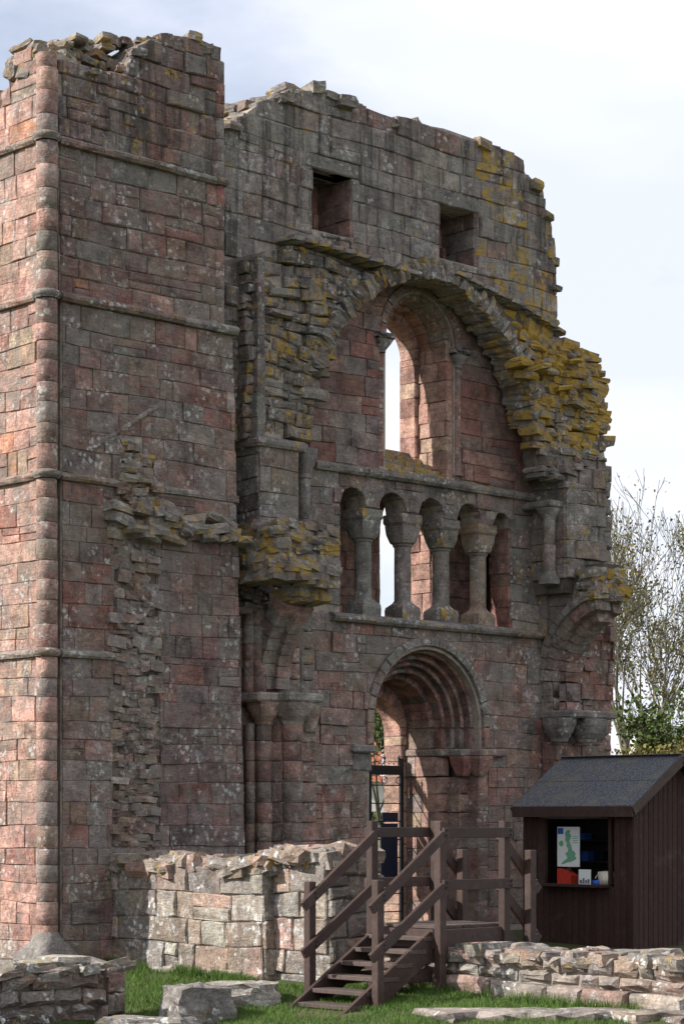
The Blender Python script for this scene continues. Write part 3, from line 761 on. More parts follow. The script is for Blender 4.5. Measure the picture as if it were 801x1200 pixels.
# region of upper plane: above the sloping weathering line
lineL = [P(262, 300, UY), P(345, 284, UY), P(400, 300, UY), P(480, 326, UY)]
lineR = [P(520, 322, UY), P(560, 338, UY), P(600, 362, UY), P(652, 396, UY)]
regU = [TP[0]]+TP[1:]+lineR[::-1]+lineL[::-1]
zsU = courses(P(262, 300, UY)[1]-1.2, TP[6][1]+.3, .25, .16)
fill(Wl, YF(UY), regU, zsU, .36, tup, 0, -.14, [SQ1, SQ2], convex=False, outj=.014, jit=.01, bev=.01, gap=.002, mat=STREAK, ej=.05)
plU = [(2.4, TP[0][1]-.2)]+TPl+[P(652, 440, UY), P(620, 500, UY)]+Uarch[::-1]+[P(362, 515, UY), (2.4, P(262, 515, UY)[1])]
plate('wall_core', plU, [SQ1, SQ2], UY+.006, MY+.03, MORTAR, fw)
# reveals and backs of the two square openings
for S in (SQ1, SQ2):
    x0, x1, z0, z1 = S[0][0], S[1][0], S[0][1], S[2][1]
    fill(Wl, XF(x1), [(UY, z0), (MY+.5, z0), (MY+.5, z1), (UY, z1)], courses(z0, z1-.05, .24), .4, lambda u, z: pick(dict(brown=2, grey=2, red=1)), .012, -.05, mat=CLEAN)
    fill(Wl, YF(MY+.34), [(x0, z0), (x1, z0), (x1, z1), (x0, z1)], courses(z0, z1, .2), .22, lambda u, z: pick(dict(rose=3, pink=1, red=2)), .03, -.05, mat=CLEAN, outj=.03)
    Wl.add('lintel', box(x0-.12, x1+.1, UY-.022, UY+.3, z1+.0, z1+.17, .015), pick(dict(grey=1)), keep=True)
    Wl.add('lintel', box(x0-.02, x1+.02, UY+.3, MY+.5, z1-.01, z1+.12, .015), pick(dict(dark=1)))
# rubble masses flanking the arch (broken vault haunches)
def tmass(u, z):
    return pick(dict(grey=5, mud=1.4, dark=1.2, brown=1, light=.3), .3, .92)
def tmassR(u, z):
    yl = (.62+.5*noise.noise(Vector((u*1.8, 2, z*1.8)))) if u > sx(590, PY) and z > szz(530, 9, PY) else .12
    return pick(dict(grey=4, mud=2, brown=1.2, light=.4), yl)
YM = .3
massL = [P(258, 306, YM), P(345, 287, YM), P(400, 303, YM), P(470, 322, YM), P(450, 330, YM), P(424, 343, YM), P(400, 362, YM), P(380, 392, YM), P(368, 425, YM), P(362, 470, YM), P(358, 516, YM), P(282, 516, YM), P(272, 440, YM), P(262, 400, YM)]
def zr(poly): return min(p[1] for p in poly), max(p[1] for p in poly)
plate('wall_core', massL, (), YM+.1, UY+.035, CORE, fw)
tm = lambda u, z: tmass(u, z)
massLc = [P(284, 300, YM), P(345, 290, YM), P(400, 306, YM), P(450, 332, YM), P(415, 356, YM), P(388, 384, YM), P(374, 425, YM), P(366, 470, YM), P(360, 516, YM), P(284, 516, YM)]
massLs = [P(258, 306, YM), P(285, 300, YM), P(285, 516, YM), P(282, 516, YM), P(272, 440, YM), P(262, 400, YM)]
fill(Wl, YF(YM), massLc, courses(zr(massL)[0], zr(massL)[1], .135, .35), .3, tm, .02, -.3, (), convex=False, outj=.045, bev=.018, jit=.022, belly=.012, gap=.006, warp=.1, name='haunch_stone', mat=STREAK)
fill(Wl, YF(YM+.1), [P(255, 302, YM), P(285, 302, YM), P(285, 516, YM), P(255, 516, YM)], courses(zr(massL)[0], zr(massL)[1], .2, .3), .3, lambda u, z: pick(dict(grey=3, dark=1.6, mud=.6), .25), .0, -.2, (), convex=False, outj=.03, bev=.016, jit=.016, name='haunch_stone', mat=STREAK)
rubfill(Wl, YF(YM), [P(300, 330, YM), P(400, 312, YM), P(440, 332, YM), P(395, 372, YM), P(374, 430, YM), P(362, 510, YM), P(335, 510, YM), P(330, 400, YM)], courses(zr(massL)[0], zr(massL)[1], .12, .3), .3, tm, out=lambda u, z: .06+.05*noise.noise(Vector((u*2, 0, z*2))) if noise.noise(Vector((u*1.7, 7, z*1.7))) > -.05 else -.2, outj=.03, dep_=.2, name='rubble_stone', tilt=.07)
massR = [P(524, 326, YM), P(560, 336, YM), P(600, 360, YM), P(645, 390, YM), P(672, 404, YM), P(694, 425, YM), P(694, 445, YM), P(706, 486, YM), P(703, 506, YM), P(690, 532, YM), P(664, 560, YM), P(628, 560, YM), P(622, 500, YM), P(610, 450, YM), P(590, 404, YM), P(560, 362, YM)]
plate('wall_core', massR, (), YM+.0, UY+.035, CORE, fw)
plate('wall_core', [P(640, 400, YM), P(672, 410, YM), P(690, 430, YM), P(690, 450, YM), P(698, 486, YM), P(700, 560, YM), P(640, 560, YM)], (), UY+.04, MY+CW-.1, CORE, fw)
rubfill(Wl, YF(YM), massR, courses(zr(massR)[0], zr(massR)[1], .095, .3), .22, tmassR, out=lambda u, z: .02+.2*max(0, min(1, (u-sx(600, YM))/1.0))*(1 if z < szz(430, 9, YM) else .5)+.06*noise.noise(Vector((u*2, 0, z*2))), outj=.025, dep_=.3, name='rubble_stone', tilt=.07)
# yellow topped ledge blocks of the right haunch
for i in range(16):
    px = U(600, 695); py = 398+max(0, px-650)*1.25+U(0, 60) if px > 650 else U(400, 440)
    if py > 520: continue
    p = P(px, py, .1); Wl.rub('rubble_stone', (p[0], U(.0, .3), p[1]), (U(.18, .3), .3, U(.06, .1)), (.22, .2, .17, U(.5, 1.0)))
# ragged vertical edge right of upper wall
for i in range(len(TP)-1):
    a, b = TP[i], TP[i+1]; ln = math.hypot(a[0]-b[0], a[1]-b[1]); k = max(1, int(ln/.09))
    for j in range(k):
        t = U(0, 1); yy = UY+U(.02, .7)
        right = a[0] > sx(600, UY)
        Wl.rub('rubble_stone', (a[0]+(b[0]-a[0])*t-(U(.02, .14) if right else 0), yy, a[1]+(b[1]-a[1])*t-U(.0, .12)), (U(.14, .3), U(.2, .4), U(.07, .15)), pick(dict(grey=4, light=.8, mud=1), .45 if a[0] > sx(470, UY) else .2))
# torn slab voussoirs of the great arch: two rings of thin slabs
def arc_slabs(pts, y, ln, thick, depth, tf, n_):
    # resample
    seg = []; tot = 0
    for i in range(len(pts)-1): d = math.hypot(pts[i+1][0]-pts[i][0], pts[i+1][1]-pts[i][1]); seg.append(d); tot += d
    for k in range(n_):
        s = (k+.5)/n_*tot; i = 0
        while i < len(seg)-1 and s > seg[i]: s -= seg[i]; i += 1
        t = s/seg[i]; x = pts[i][0]+(pts[i+1][0]-pts[i][0])*t; z = pts[i][1]+(pts[i+1][1]-pts[i][1])*t
        dx, dz = pts[i+1][0]-pts[i][0], pts[i+1][1]-pts[i][1]; q = math.hypot(dx, dz); nx_, nz_ = -dz/q, dx/q
        th = math.atan2(nx_, nz_); l = ln*U(.75, 1.25)
        m = Matrix.Rotation(th+U(-.08, .08), 3, 'Y')
        Wl.rub('arch_slab', (x+nx_*l*.42, y+U(-.03, .03)+depth/2, z+nz_*l*.42), (thick*U(.8, 1.2), depth, l), tf(x, z), m)
arc_slabs([P(a, b, YM) for a, b in archpx[1:]], .17, .24, .1, .5, lambda u, z: pick(dict(grey=4, mud=1.2, light=.5, dark=.5), .25), 62)
arc_slabs([P(a, b-1, UY) for a, b in archpx[1:]], .36, .18, .14, .42, lambda u, z: pick(dict(rose=2, brown=2, grey=2)), 40)
# sloping weathering course above the haunches
for pa, pb in (((330, 281), (405, 301)), ((405, 301), (482, 326)), ((522, 322), (602, 362)), ((602, 362), (650, 394))):
    a, b = P(*pa, .34), P(*pb, .34); n_ = 5
    for i in range(n_):
        p0 = (a[0]+(b[0]-a[0])*i/n_, .3, a[1]+(b[1]-a[1])*i/n_); p1 = (a[0]+(b[0]-a[0])*(i+.97)/n_, .3+U(-.02, .02), a[1]+(b[1]-a[1])*(i+.97)/n_)
        Wl.add('weathering_stone', bar(p0, p1, .34, .075, bv=.02), pick(dict(grey=3, mud=1), .35))
# ---- left pier above, with shaft in the angle
lx0, lx1 = sx(303, PY), sx(349, PY)
zpt = szz(520, lx0, PY); zpb = szz(622, lx0, PY)
plate('wall_core', [(lx0+.03, zpb-.3), (lx1, zpb-.3), (lx1, zpt+.0), (lx0+.03, zpt+.0)], (), PY+.006, MY+.4, MORTAR, fw)
gp = lambda u, z: pick(dict(grey=4, mud=1, brown=1), .08)
fill(Wl, YF(PY), [(lx0, zpb-.05), (lx1, zpb-.05), (lx1, zpt), (lx0, zpt)], courses(zpb-.05, zpt, .27), .42, gp, 0, -.1)
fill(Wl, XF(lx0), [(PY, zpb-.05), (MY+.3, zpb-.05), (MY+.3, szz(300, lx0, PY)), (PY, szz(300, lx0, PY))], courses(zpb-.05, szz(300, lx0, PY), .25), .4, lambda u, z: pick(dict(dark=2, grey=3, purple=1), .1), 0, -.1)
plate('wall_core', [(lx0+.02, zpt), (lx0+.5, zpt), (lx0+.5, szz(300, lx0, PY)), (lx0+.02, szz(300, lx0, PY))], (), PY+.12, MY+.4, MORTAR, fw)
stringc(Wl, YF(PY), lx0-.06, lx1+.1, zpt-.03, .13, .08, gp); stringc(Wl, XF(lx0), PY-.05, MY+.2, zpt-.03, .13, .07, gp)
shx = sx(360, PY+.2); shy = PY+.25
drums(Wl, shx, shy, .075, [zpb-.02, zpb+.25, zpb+.75, zpt-.27], gp, 'shaft_drum', 14)
Wl.add('shaft_capital', loft(shx, shy, [(zpt-.28, .08, 0), (zpt-.22, .085, 0), (zpt-.08, .115, .8), (zpt-.0, .125, 1), (zpt+.08, .13, 1)], 20), PAL['grey']+(0,), keep=True)
Wl.add('shaft_base', loft(shx, shy, [(zpb-.1, .12, 1), (zpb-.02, .12, 1), (zpb+.05, .09, 0)], 20), PAL['grey']+(0,), keep=True)
# ---- left springer mass with the broken arcade arch below
ys0, ys1 = -.5, MY
LX0, LX1 = lx0-.12, lx1+.12            # thickness of the nave wall stub
def tlow(u, z): return pick(dict(grey=4, mud=1.5, light=.9, brown=.8), .4)
zt_, zb_ = szz(617, lx0, .1), szz(672, lx0, .1)
def lump(ms, x0, x1, y0, y1, z0, z1, h, wid, tf, keepf=None, name='rubble_stone', sizej=1.):
    z = z0
    while z < z1:
        hh = h*U(.75, 1.25); x = x0
        while x < x1:
            y = y0
            while y < y1:
                if keepf is None or keepf(x, y, z):
                    ms.rub(name, (x+U(-.03, .03), y+U(-.03, .03), z), (wid*U(.8, 1.5), wid*U(.8, 1.5), hh*1.25), tf(x, z))
                y += wid*.8
            x += wid*.8
        z += hh*.85
lump(Wl, LX0, LX1+.02, -.46, .3, zb_-.28, zt_, .1, .2, tlow, lambda x, y, z: (y > -.46+max(0, zt_-.35-z)*.5) and (z > zb_-.05 or x > LX1-.5) and (x > LX1-.25 or x < LX0+.25 or y < .05 or z > zt_-.15))
Wl.add('core_block', box(LX0+.08, LX1-.05, -.15, MY, zb_+.12, zt_-.08, .05), PAL['dark']+(0,), CORE)
rubfill(Wl, YF(.4), [(LX0-.25, zb_-.45), (LX1-.4, zb_-.45), (LX1-.4, zb_+.2), (LX0-.25, zb_+.2)], courses(zb_-.45, zb_+.2, .08), .17, lambda u, z: pick(dict(dark=3, brown=1)), out=0, outj=.06, dep_=.25)
fill(Wl, YF(.64), [(2.6, zbot), (sx(356, .64), zbot), (sx(356, .64), zb_-.1), (2.6, zb_-.1)], courses(zbot, zb_-.3, .235), .2, lambda u, z: pick(dict(rose=2, brown=2, dark=1)), 0, -.1)
# broken arch: voussoir ring in the plane x = const, springing from the respond capitals
zsp = szz(818, sx(340, .3), .3); RA = 1.25
yc = MY-.35-RA
def yarch(ms, x0, x1, yc, zc, r0, r1, a0, a1, n, tf, name, chamf=.015):
    for i in range(n):
        t0, t1 = a0+(a1-a0)*i/n, a0+(a1-a0)*(i+1)/n; e = .004/r0
        pts = [(yc+r*math.cos(t), zc+r*math.sin(t)) for r, t in ((r0, t0+e), (r1, t0+e), (r1, t1-e), (r0, t1-e))]
        vs = []
        for x, s in ((x0, 0), (x0+chamf, 1), (x1-chamf, 1), (x1, 0)):
            for (yy, zz) in pts:
                k = 0 if s else chamf
                cyy = sum(p[0] for p in pts)/4; czz = sum(p[1] for p in pts)/4
                vs.append((x+U(-.004, .004), yy+(cyy-yy)*k*5, zz+(czz-zz)*k*5))
        fs = [(0, 1, 2, 3), (12, 13, 14, 15)]
        for r in range(3):
            for j in range(4): fs.append((r*4+j, r*4+(j+1) % 4, r*4+4+(j+1) % 4, r*4+4+j))
        ms.add(name, (vs, fs), tf(0, 0), smooth=False)
mr = lambda u, z: pick(dict(grey=2, rose=2, mud=2, light=.8), 0, 1.15)
RX0, RX1 = sx(322, .2), sx(352, .2)
yarch(Wl, LX1-.5, LX1-.02, yc, zsp+.1, RA, RA+.22, 0, math.radians(50), 7, mr, 'arcade_springer')
yarch(Wl, LX1-.3, LX1-.1, yc, zsp+.1, RA-.07, RA+.1, 0, math.radians(47), 7, mr, 'arcade_springer')
yarch(Wl, LX1-.28, LX1+.05, yc, zsp+.1, RA+.21, RA+.31, 0, math.radians(60), 8, lambda u, z: pick(dict(grey=3, mud=1)), 'hood_mould_stone')
plate('wall_core', [(LX0+.1, zbot), (LX1-.02, zbot), (LX1-.02, zb_+.05), (LX0+.1, zb_+.05)], (), MY-.08, MY+.4, CORE, fw)
# left respond: clustered shafts, capitals and abacus
rc = lambda u, z: pick(dict(rose=3, red=1.3, pink=1, grey=1.6, mud=1.6, brown=1), 0)
zcap0, zcap1 = szz(848, sx(340, .3), .3), szz(824, sx(340, .3), .3)
resp = [(342, .22, .125, 18), (309, .4, .1, 16), (293, .5, .06, 12)]
czs = courses(zbot, zcap0-.02, .235, .1); czs[-1] = zcap0
for (px, y, r, n) in resp:
    drums(Wl, sx(px, y), y, r, czs, rc, 'shaft_drum', n, jr=.006)
# stepped angle pieces between the shafts
for (pa, pb, y) in ((352, 371, .52), (318, 331, .5), (298, 302, .66)):
    x0 = sx(pa, y); x1 = sx(pb, y)
    for i in range(len(czs)-1):
        Wl.add('stone', block(YF(y), [(x0, czs[i]), (x1, czs[i]), (x1, czs[i+1]), (x0, czs[i+1])], U(-.006, .006), -.35, .004), rc(0, 0))
xd = sx(342, .22); xb = sx(309, .4)
def cushion(ms, x, y, r, z0, z1, tint, w=None):
    w = w or r*1.55; h = z1-z0
    ms.add('respond_capital', loft(x, y, [(z0-.02, r*1.05, 0), (z0+.02, r*1.1, 0), (z0+.35*h, w*.92, .3), (z0+.7*h, w*1.0, .85), (z1, w*1.02, 1)], 28), tint, keep=True)
cushion(Wl, xd, .22, .13, zcap0, zcap1, (.25, .21, .18, 0), .2)
cushion(Wl, xb, .4, .1, zcap0, zcap1, (.3, .2, .16, 0), .16)
cushion(Wl, sx(364, .5), .56, .1, zcap0-.06, zcap1, (.28, .21, .17, 0), .13)
for (a, b, y0, y1) in ((xd-.22, xd+.34, .0, .6), (xb-.24, xb+.16, .22, .8)):
    Wl.add('impost_slab', box(a, b, y0, y1, zcap1+.002, zcap1+.115, .025), pick(dict(grey=1, light=.6)), keep=True)
# shaft stumps over the abacus (reddish cluster with a pale course)
zst = courses(zcap1+.115, szz(727, sx(300, .5), .5), .2, .1)
for i in range(len(zst)-1):
    pale = i == len(zst)-3
    for px, y, r in ((293, .55, .085), (304, .46, .09), (312, .5, .08)):
        Wl.add('shaft_drum', loft(sx(px, y), y, [(zst[i]+.003, r-.01, 0), (zst[i]+.012, r, 0), (zst[i+1]-.01, r, 0), (zst[i+1], r-.01, 0)], 14), (.42, .4, .35, 0) if pale else pick(dict(rose=2, red=1.4, brown=1)))
    Wl.add('stone', block(YF(.56), [(sx(316, .56), zst[i]), (sx(352, .56), zst[i]), (sx(352, .56), zst[i+1]), (sx(316, .56), zst[i+1])], 0, -.2), rc(0, 0))
    Wl.add('stone', block(YF(.62), [(sx(352, .62), zst[i]), (sx(368, .62), zst[i]), (sx(368, .62), zst[i+1]), (sx(352, .62), zst[i+1])], 0, -.2), gp(0, 0))
# ---- right pier, springer and respond
rx0, rx1 = sx(662, PY), sx(707, PY)
rzt = szz(560, rx0, PY); rzb = szz(668, rx0, PY)
plate('wall_core', [(rx0+.03, rzb-.3), (rx1-.03, rzb-.3), (rx1-.03, rzt+.3), (rx0+.03, rzt+.3)], (), PY+.03, MY+CW, CORE, fw)
rp = lambda u, z: pick(dict(grey=4, mud=1.2, brown=1.2), .12)
zsR = courses(rzb-.1, rzt+.4, .27)
fill(Wl, YF(PY), [(rx0, rzb-.1), (rx1, rzb-.1), (rx1, rzt+.35), (rx0, rzt+.35)], zsR, .33, rp, 0, -.1, outj=.03, jit=.018, belly=.03)
fill(Wl, XF(rx0), [(PY, rzb-.1), (MY, rzb-.1), (MY, rzt+.35), (PY, rzt+.35)], zsR, .36, rp, 0, -.1, outj=.012)
stringc(Wl, YF(PY), rx0-.05, rx1+.04, szz(572, rx0, PY), .1, .06, rp)
sx_ = rx0-.1; sy_ = sy(643, sx_)
zb2 = szz(690, sx_, sy_); zt2 = szz(598, sx_, sy_)
drums(Wl, sx_, sy_, .09, [zb2+.22, zb2+.6, zt2-.12], rp, 'shaft_drum', 14)
Wl.add('shaft_base', loft(sx_, sy_, [(zb2+.06, .12, 1), (zb2+.14, .12, 1), (zb2+.2, .1, .2), (zb2+.24, .09, 0)], 20), PAL['grey']+(0,), keep=True)
Wl.add('shaft_capital', loft(sx_, sy_, [(zt2-.13, .09, 0), (zt2-.1, .1, 0), (zt2+.0, .15, .8), (zt2+.02, .15, 1)], 20), PAL['grey']+(0,), keep=True)
Wl.add('impost_slab', box(sx_-.16, sx_+.12, sy_-.17, sy_+.4, zt2+.025, zt2+.12, .02), PAL['grey']+(.05,), keep=True)
fill(Wl, YF(MY-.12), [(sx(630, MY), zb2-.6), (sx(668, MY), zb2-.6), (sx(668, MY), rzt), (sx(630, MY), rzt)], courses(zb2-.6, rzt, .25), .3, rp, 0, -.2)
# springer
RZS = szz(833, sx(660, .3), .3); SX0, SX1 = sx(640, MY-.1), sx(640, MY-.1)+.85
RR = .93; ryc = -.42; rcz = szz(797, sx(640, .4), .4); SX1 = SX0+.64
rt = lambda u, z: pick(dict(grey=2.2, rose=2.2, red=1.2, mud=1.2), 0)
yarch(Wl, SX0+.0, SX0+.3, ryc, rcz, RR+.03, RR+.2, 0, math.radians(80), 9, rt, 'arcade_springer')
yarch(Wl, SX0-.06, SX0+.16, ryc, rcz, RR+.19, RR+.29, 0, math.radians(84), 10, lambda u, z: pick(dict(grey=3, mud=1, light=.5)), 'hood_mould_stone')
yarch(Wl, SX0+.14, SX0+.46, ryc, rcz, RR-.09, RR+.06, 0, math.radians(72), 8, rt, 'arcade_springer')
yarch(Wl, SX0+.44, SX1, ryc, rcz, RR+.03, RR+.28, 0, math.radians(76), 9, rt, 'arcade_springer')
for xx0, xx1, rr_ in ((SX0+.0, SX0+.3, RR+.03), (SX0+.14, SX0+.46, RR-.09), (SX0+.44, SX1, RR+.03)):
    z = zr0 = szz(840, SX0, .4)
    while z < rcz-.02:
        e = min(rcz-.003, z+U(.2, .28)); Wl.add('arcade_springer', box(xx0, xx1, ryc+rr_, ryc+rr_+.3, z+.003, e, .012), rt(0, 0)); z = e
circ = [(ryc+(RR+.27)*math.cos(2*math.pi*k/24), rcz+(RR+.27)*math.sin(2*math.pi*k/24)) for k in range(24)]
fill(Wl, XF(SX0+.04), [(-.2, rcz), (MY+.02, rcz), (MY+.02, rzb+.02), (-.2, rzb+.02)], courses(rcz, rzb, .21), .3, rp, 0, -.3, [circ], outj=.015)
plate_c = [(SX0+.2, rcz+RR+.12), (SX1-.08, rcz+RR+.12), (SX1-.08, rzb+.1), (SX0+.2, rzb+.1)]
plate('wall_core', plate_c, (), -.2, MY, CORE, fw)
def keepR(x, y, z):
    return math.hypot(y-ryc, z-rcz) > RR+.2 and y > -.3+max(0, z-(rcz+RR+.4))*.8 and (y < .1 or z > rzb-.1)
lump(Wl, SX0+.08, SX1+.03, -.5, MY-.2, rcz+RR+.12, rzb+.05, .1, .19, lambda u, z: pick(dict(grey=3, mud=2, light=1), U(.1, .75)), keepR)
# right respond
zrc0, zrc1 = szz(868, sx(660, .4), .4), szz(842, sx(660, .4), .4)
for px, y, r in ((655, .36, .14), (686, .32, .17)):
    cushion(Wl, sx(px, y), y, r*.8, zrc0, zrc1, pick(dict(grey=1, rose=.4)), r*1.3)
Wl.add('impost_slab', box(sx(634, MY)-.05, sx(705, .4)+.0, .12, MY, zrc1+.002, zrc1+.11, .025), PAL['grey']+(.05,), keep=True)
rr2 = lambda u, z: pick(dict(red=2.5, rose=2, mud=1, brown=1), 0)
zq = courses(zbot, zrc0, .235)
fill(Wl, YF(.5), [(sx(648, .5), zbot), (sx(706, .5), zbot), (sx(706, .5), zrc0), (sx(648, .5), zrc0)], zq, .28, rr2, 0, -.2, outj=.03)
fill(Wl, YF(.6), [(sx(655, .6), zrc1+.11), (sx(716, .6), zrc1+.11), (sx(716, .6), szz(690, 10, .6)), (sx(655, .6), szz(690, 10, .6))], courses(zrc1+.11, szz(690, 10, .6), .21), .25, rr2, 0, -.2, outj=.035, jit=.012)
fill(Wl, XF(SX0+.03), [(.55, zrc1+.11), (MY, zrc1+.11), (MY, rcz), (.55, rcz)], courses(zrc1+.11, rcz, .2), .3, rr2, .02, -.2)
plate('wall_core', [(SX0+.1, zbot), (sx(712, .6), zbot), (sx(712, .6), szz(700, 10, .6)), (SX0+.1, szz(700, 10, .6))], (), .63, MY+CW, CORE, fw)
# quoins down the right end
for c0 in range(40):
    z0 = zbot+c0*.24
    if z0 > M(712, 560)[1]: break
    Wl.add('stone', block(YF(MY-.12), [(xR-.3, z0), (xR+U(-.09, -.03), z0), (xR+U(-.09, -.03), z0+.24), (xR-.3, z0+.24)], 0, -1.0, jit=.015, bev=.02), rr2(0, 0) if z0 < 4 else rp(0, 0))
# ---- doorway orders
dv = lambda u, z: pick(dict(rose=2.2, brown=2.2, red=1, grey=1.5, mud=1), 0)
dg_ = lambda u, z: pick(dict(grey=4, mud=1.2, light=.4), .04)
voussoirs(Wl, YF(MY), dc[0], dc[1], 1.04, 1.16, .05, -.08, 20, dg_, name='hood_mould_stone')
steps = [(.965, 1.05, -.14, -.4), (.885, .975, -.25, -.6), (.805, .895, -.34, -.7), (.72, .815, -.44, -.85)]
for k, (r0, r1, o, bk) in enumerate(steps):
    voussoirs(Wl, YF(MY), dc[0], dc[1], r0, r1, o, bk, 19+k % 2, dv, name='door_voussoir', mat=CLEAN)
    # roll moulding on each arris
    for i in range(16):
        t0, t1 = math.pi*i/16+.006, math.pi*(i+1)/16-.006
        pts = [(dc[0]+(r0+.018)*math.cos(t0+(t1-t0)*q/3), MY-o-.004, dc[1]+(r0+.018)*math.sin(t0+(t1-t0)*q/3)) for q in range(4)]
        Wl.add('roll_moulding', tube(pts, .03, 7), dv(0, 0), CLEAN)
voussoirs(Wl, YF(MY+.58), dc[0], dc[1], .63, .76, 0, -.34, 17, lambda u, z: pick(dict(rose=2, red=2, brown=2, dark=.6)), name='barrel_voussoir', mat=CLEAN)
voussoirs(Wl, YF(MY+.92), dc[0], dc[1], .63, .74, 0, -.1, 17, dv, name='barrel_voussoir', mat=CLEAN)
voussoirs(Wl, YF(MY+1.02), dc[0], dc[1]-.1, .52, .74, 0, -.32, 15, rosy, name='barrel_voussoir', mat=CLEAN)
for s in (-1, 1):
    zz = courses(zbot, dc[1]-.1, .25); zz[-1] = dc[1]-.1
    for i in range(len(zz)-1):
        a, b = sorted((dc[0]+s*.52, dc[0]+s*.76)); Wl.add('stone', block(YF(MY+1.02), [(a, zz[i]), (b, zz[i]), (b, zz[i+1]), (a, zz[i+1])], U(0, .01), -.32, .004), rosy(0, 0), CLEAN)
js = lambda u, z: pick(dict(rose=3, pink=2, mud=1.5, buff=.8, grey=1), 0)
zj = courses(zbot, dimp-.28, .25, .1); zj[-1] = dimp-.28
for s in (-1, 1):
    for i in range(len(zj)-1):
        for (r0, r1, o, bk) in (((.98, 1.2, 0, -.4), (.82, 1.0, -.2, -.6), (.62, .84, -.42, -1.3)) if s > 0 else ((1.1, 1.26, 0, -.5), (.84, 1.12, -.3, -.6), (.62, .86, -.5, -1.3))):
            a, b = sorted((dc[0]+s*r0, dc[0]+s*r1))
            if r0 == .62:
                y = o
                while y > -1.28:
                    e = max(-1.3, y-U(.25, .42)); Wl.add('stone', block(YF(MY), [(a, zj[i]), (b, zj[i]), (b, zj[i+1]), (a, zj[i+1])], y-.004, e, .004, .014), js(0, 0), CLEAN); y = e
            else: Wl.add('stone', block(YF(MY), [(a, zj[i]), (b, zj[i]), (b, zj[i+1]), (a, zj[i+1])], o+U(-.005, .005), bk, .004, .014), tmain(0, 1.5) if r0 > .9 else js(0, 0))
    # scalloped capitals and the impost course
    if s < 0: Wl.add('impost_block', block(YF(MY), [(dc[0]-1.42, dimp-.24), (dc[0]-1.06, dimp-.24), (dc[0]-1.06, dimp), (dc[0]-1.42, dimp)], .03, -.4), pick(dict(grey=1, rose=.5)))
    for q, (r, y) in enumerate(((1.02, .03), (.84, .16)) if s > 0 else ()):
        x = dc[0]+s*r
        Wl.add('door_capital', loft(x+s*.0, MY+y, [(dimp-.27, .07, .5), (dimp-.24, .085, .5), (dimp-.12, .12, .8), (dimp-.03, .13, 1), (dimp, .13, 1)], 24), pick(dict(rose=1, red=1, grey=.6)), CLEAN, keep=True)
    a, b = sorted((dc[0]+s*.6, dc[0]+s*.86)); 
    y = .42 if s > 0 else .66
    while y < 1.28:
        e = min(1.3, y+U(.3, .45)); Wl.add('stone', block(YF(MY), [(a, dimp-.27), (b, dimp-.27), (b, dimp-.005), (a, dimp-.005)], -y-.004, -e, .004, .014), js(0, 0), CLEAN); y = e
    if s < 0: Wl.add('impost_slab', box(dc[0]-1.45, dc[0]-1.05, MY-.1, MY+.3, dimp, dimp+.1, .02), pick(dict(grey=1)), keep=True)
    else:
        for (ra, rb, ya, yb) in ((.92, 1.45, -.1, .14), (.76, .97, .1, .42), (.58, .8, .34, 1.28)):
            Wl.add('impost_slab', box(dc[0]+ra, dc[0]+rb, MY+ya, MY+yb, dimp-ra*.006, dimp+.1-ra*.006, .02), pick(dict(grey=1, rose=.6)), keep=True)
    # stilt blocks between impost and arch
    zt3 = dc[1]
    for (r0, r1, o, bk) in [(1.04, 1.16, .05, -.08)]+steps+[(.62, .76, -.58, -1.28)]:
        a, b = sorted((dc[0]+s*r0, dc[0]+s*r1)); Wl.add('stone', block(YF(MY), [(a, dimp+.1), (b, dimp+.1), (b, zt3), (a, zt3)], o, bk, .003), dv(0, 0), CLEAN)
# threshold
Wl.add('threshold_slab', box(dc[0]-.7, dc[0]+.7, MY+.05, MY+1.3, .3, .42, .03), PAL['grey']+(0,), keep=True)
Wl.build()

# ================================================================== LOW WALLS AND LOOSE STONES
def at(px, d):            # point of the plan seen at px, d metres ahead
    X = (px-400.5)/FOC*d; return (CX+RX*X+FX*d, CY+RY*X+FY*d)
pale = lambda u, z: pick(dict(light=2.2, buff=1.2, grey=3.2, mud=1.6, pink=.6, rose=.7), .05, 1.05)
xA = sx(131, 0)+.01; yA = sy(309, xA); xB = xA+.15; yB = sy(384, xB)
zA = szz(1012, xA, -.3); zB = szz(1004, xB, yB)
lw = thing('low_ruined_wall', 'low sunlit stub of pale lichened blocks running out from the tower foot behind the staircase', 'wall', (xA+.4, -1.6, .25)); lw['kind'] = 'thing'
W2 = Masonry(lw)
zsl = [.0, .34, .62, .9, 1.2, zA]
fill(W2, XF(xA), [(yA, .0), (-.02, .0), (-.02, zA), (yA, zA)], zsl, .42, pale, 0, -.2, mat=PALE, outj=.018, bev=.01, jit=.014, belly=.006, gap=.004)
fill(W2, XF(xA-.05), [(yA-.02, .0), (-.02, .0), (-.02, .37), (yA-.02, .37)], [0, .37], .4, pale, 0, -.2, mat=PALE, outj=.02, bev=.03, jit=.016)
fill(W2, XF(xB), [(yB, .0), (yA, .0), (yA, zB), (yB, zB)], [0, .36, .6, .95, 1.2, zB], .36, pale, 0, -.2, mat=PALE, outj=.02, bev=.011, jit=.014, belly=.006)
fill(W2, YF(yA), [(xA, .0), (xB+.05, .0), (xB+.05, zA), (xA, zA)], zsl, .4, pale, 0, -.2, mat=PALE, convex=True)
fill(W2, YF(yB), [(xB, .0), (xB+.75, .0), (xB+.75, zB), (xB, zB)], courses(0, zB, .2), .26, lambda u, z: pick(dict(grey=3, mud=2, light=1)), 0, -.2, outj=.04, bev=.02, jit=.016)
v_, f_ = box(xA+.02, xB+.75, yA+.02, -.0, -.2, zA-.02, .01); W2.add('core_block', (v_, f_), PAL['mud']+(0,), MORTAR)
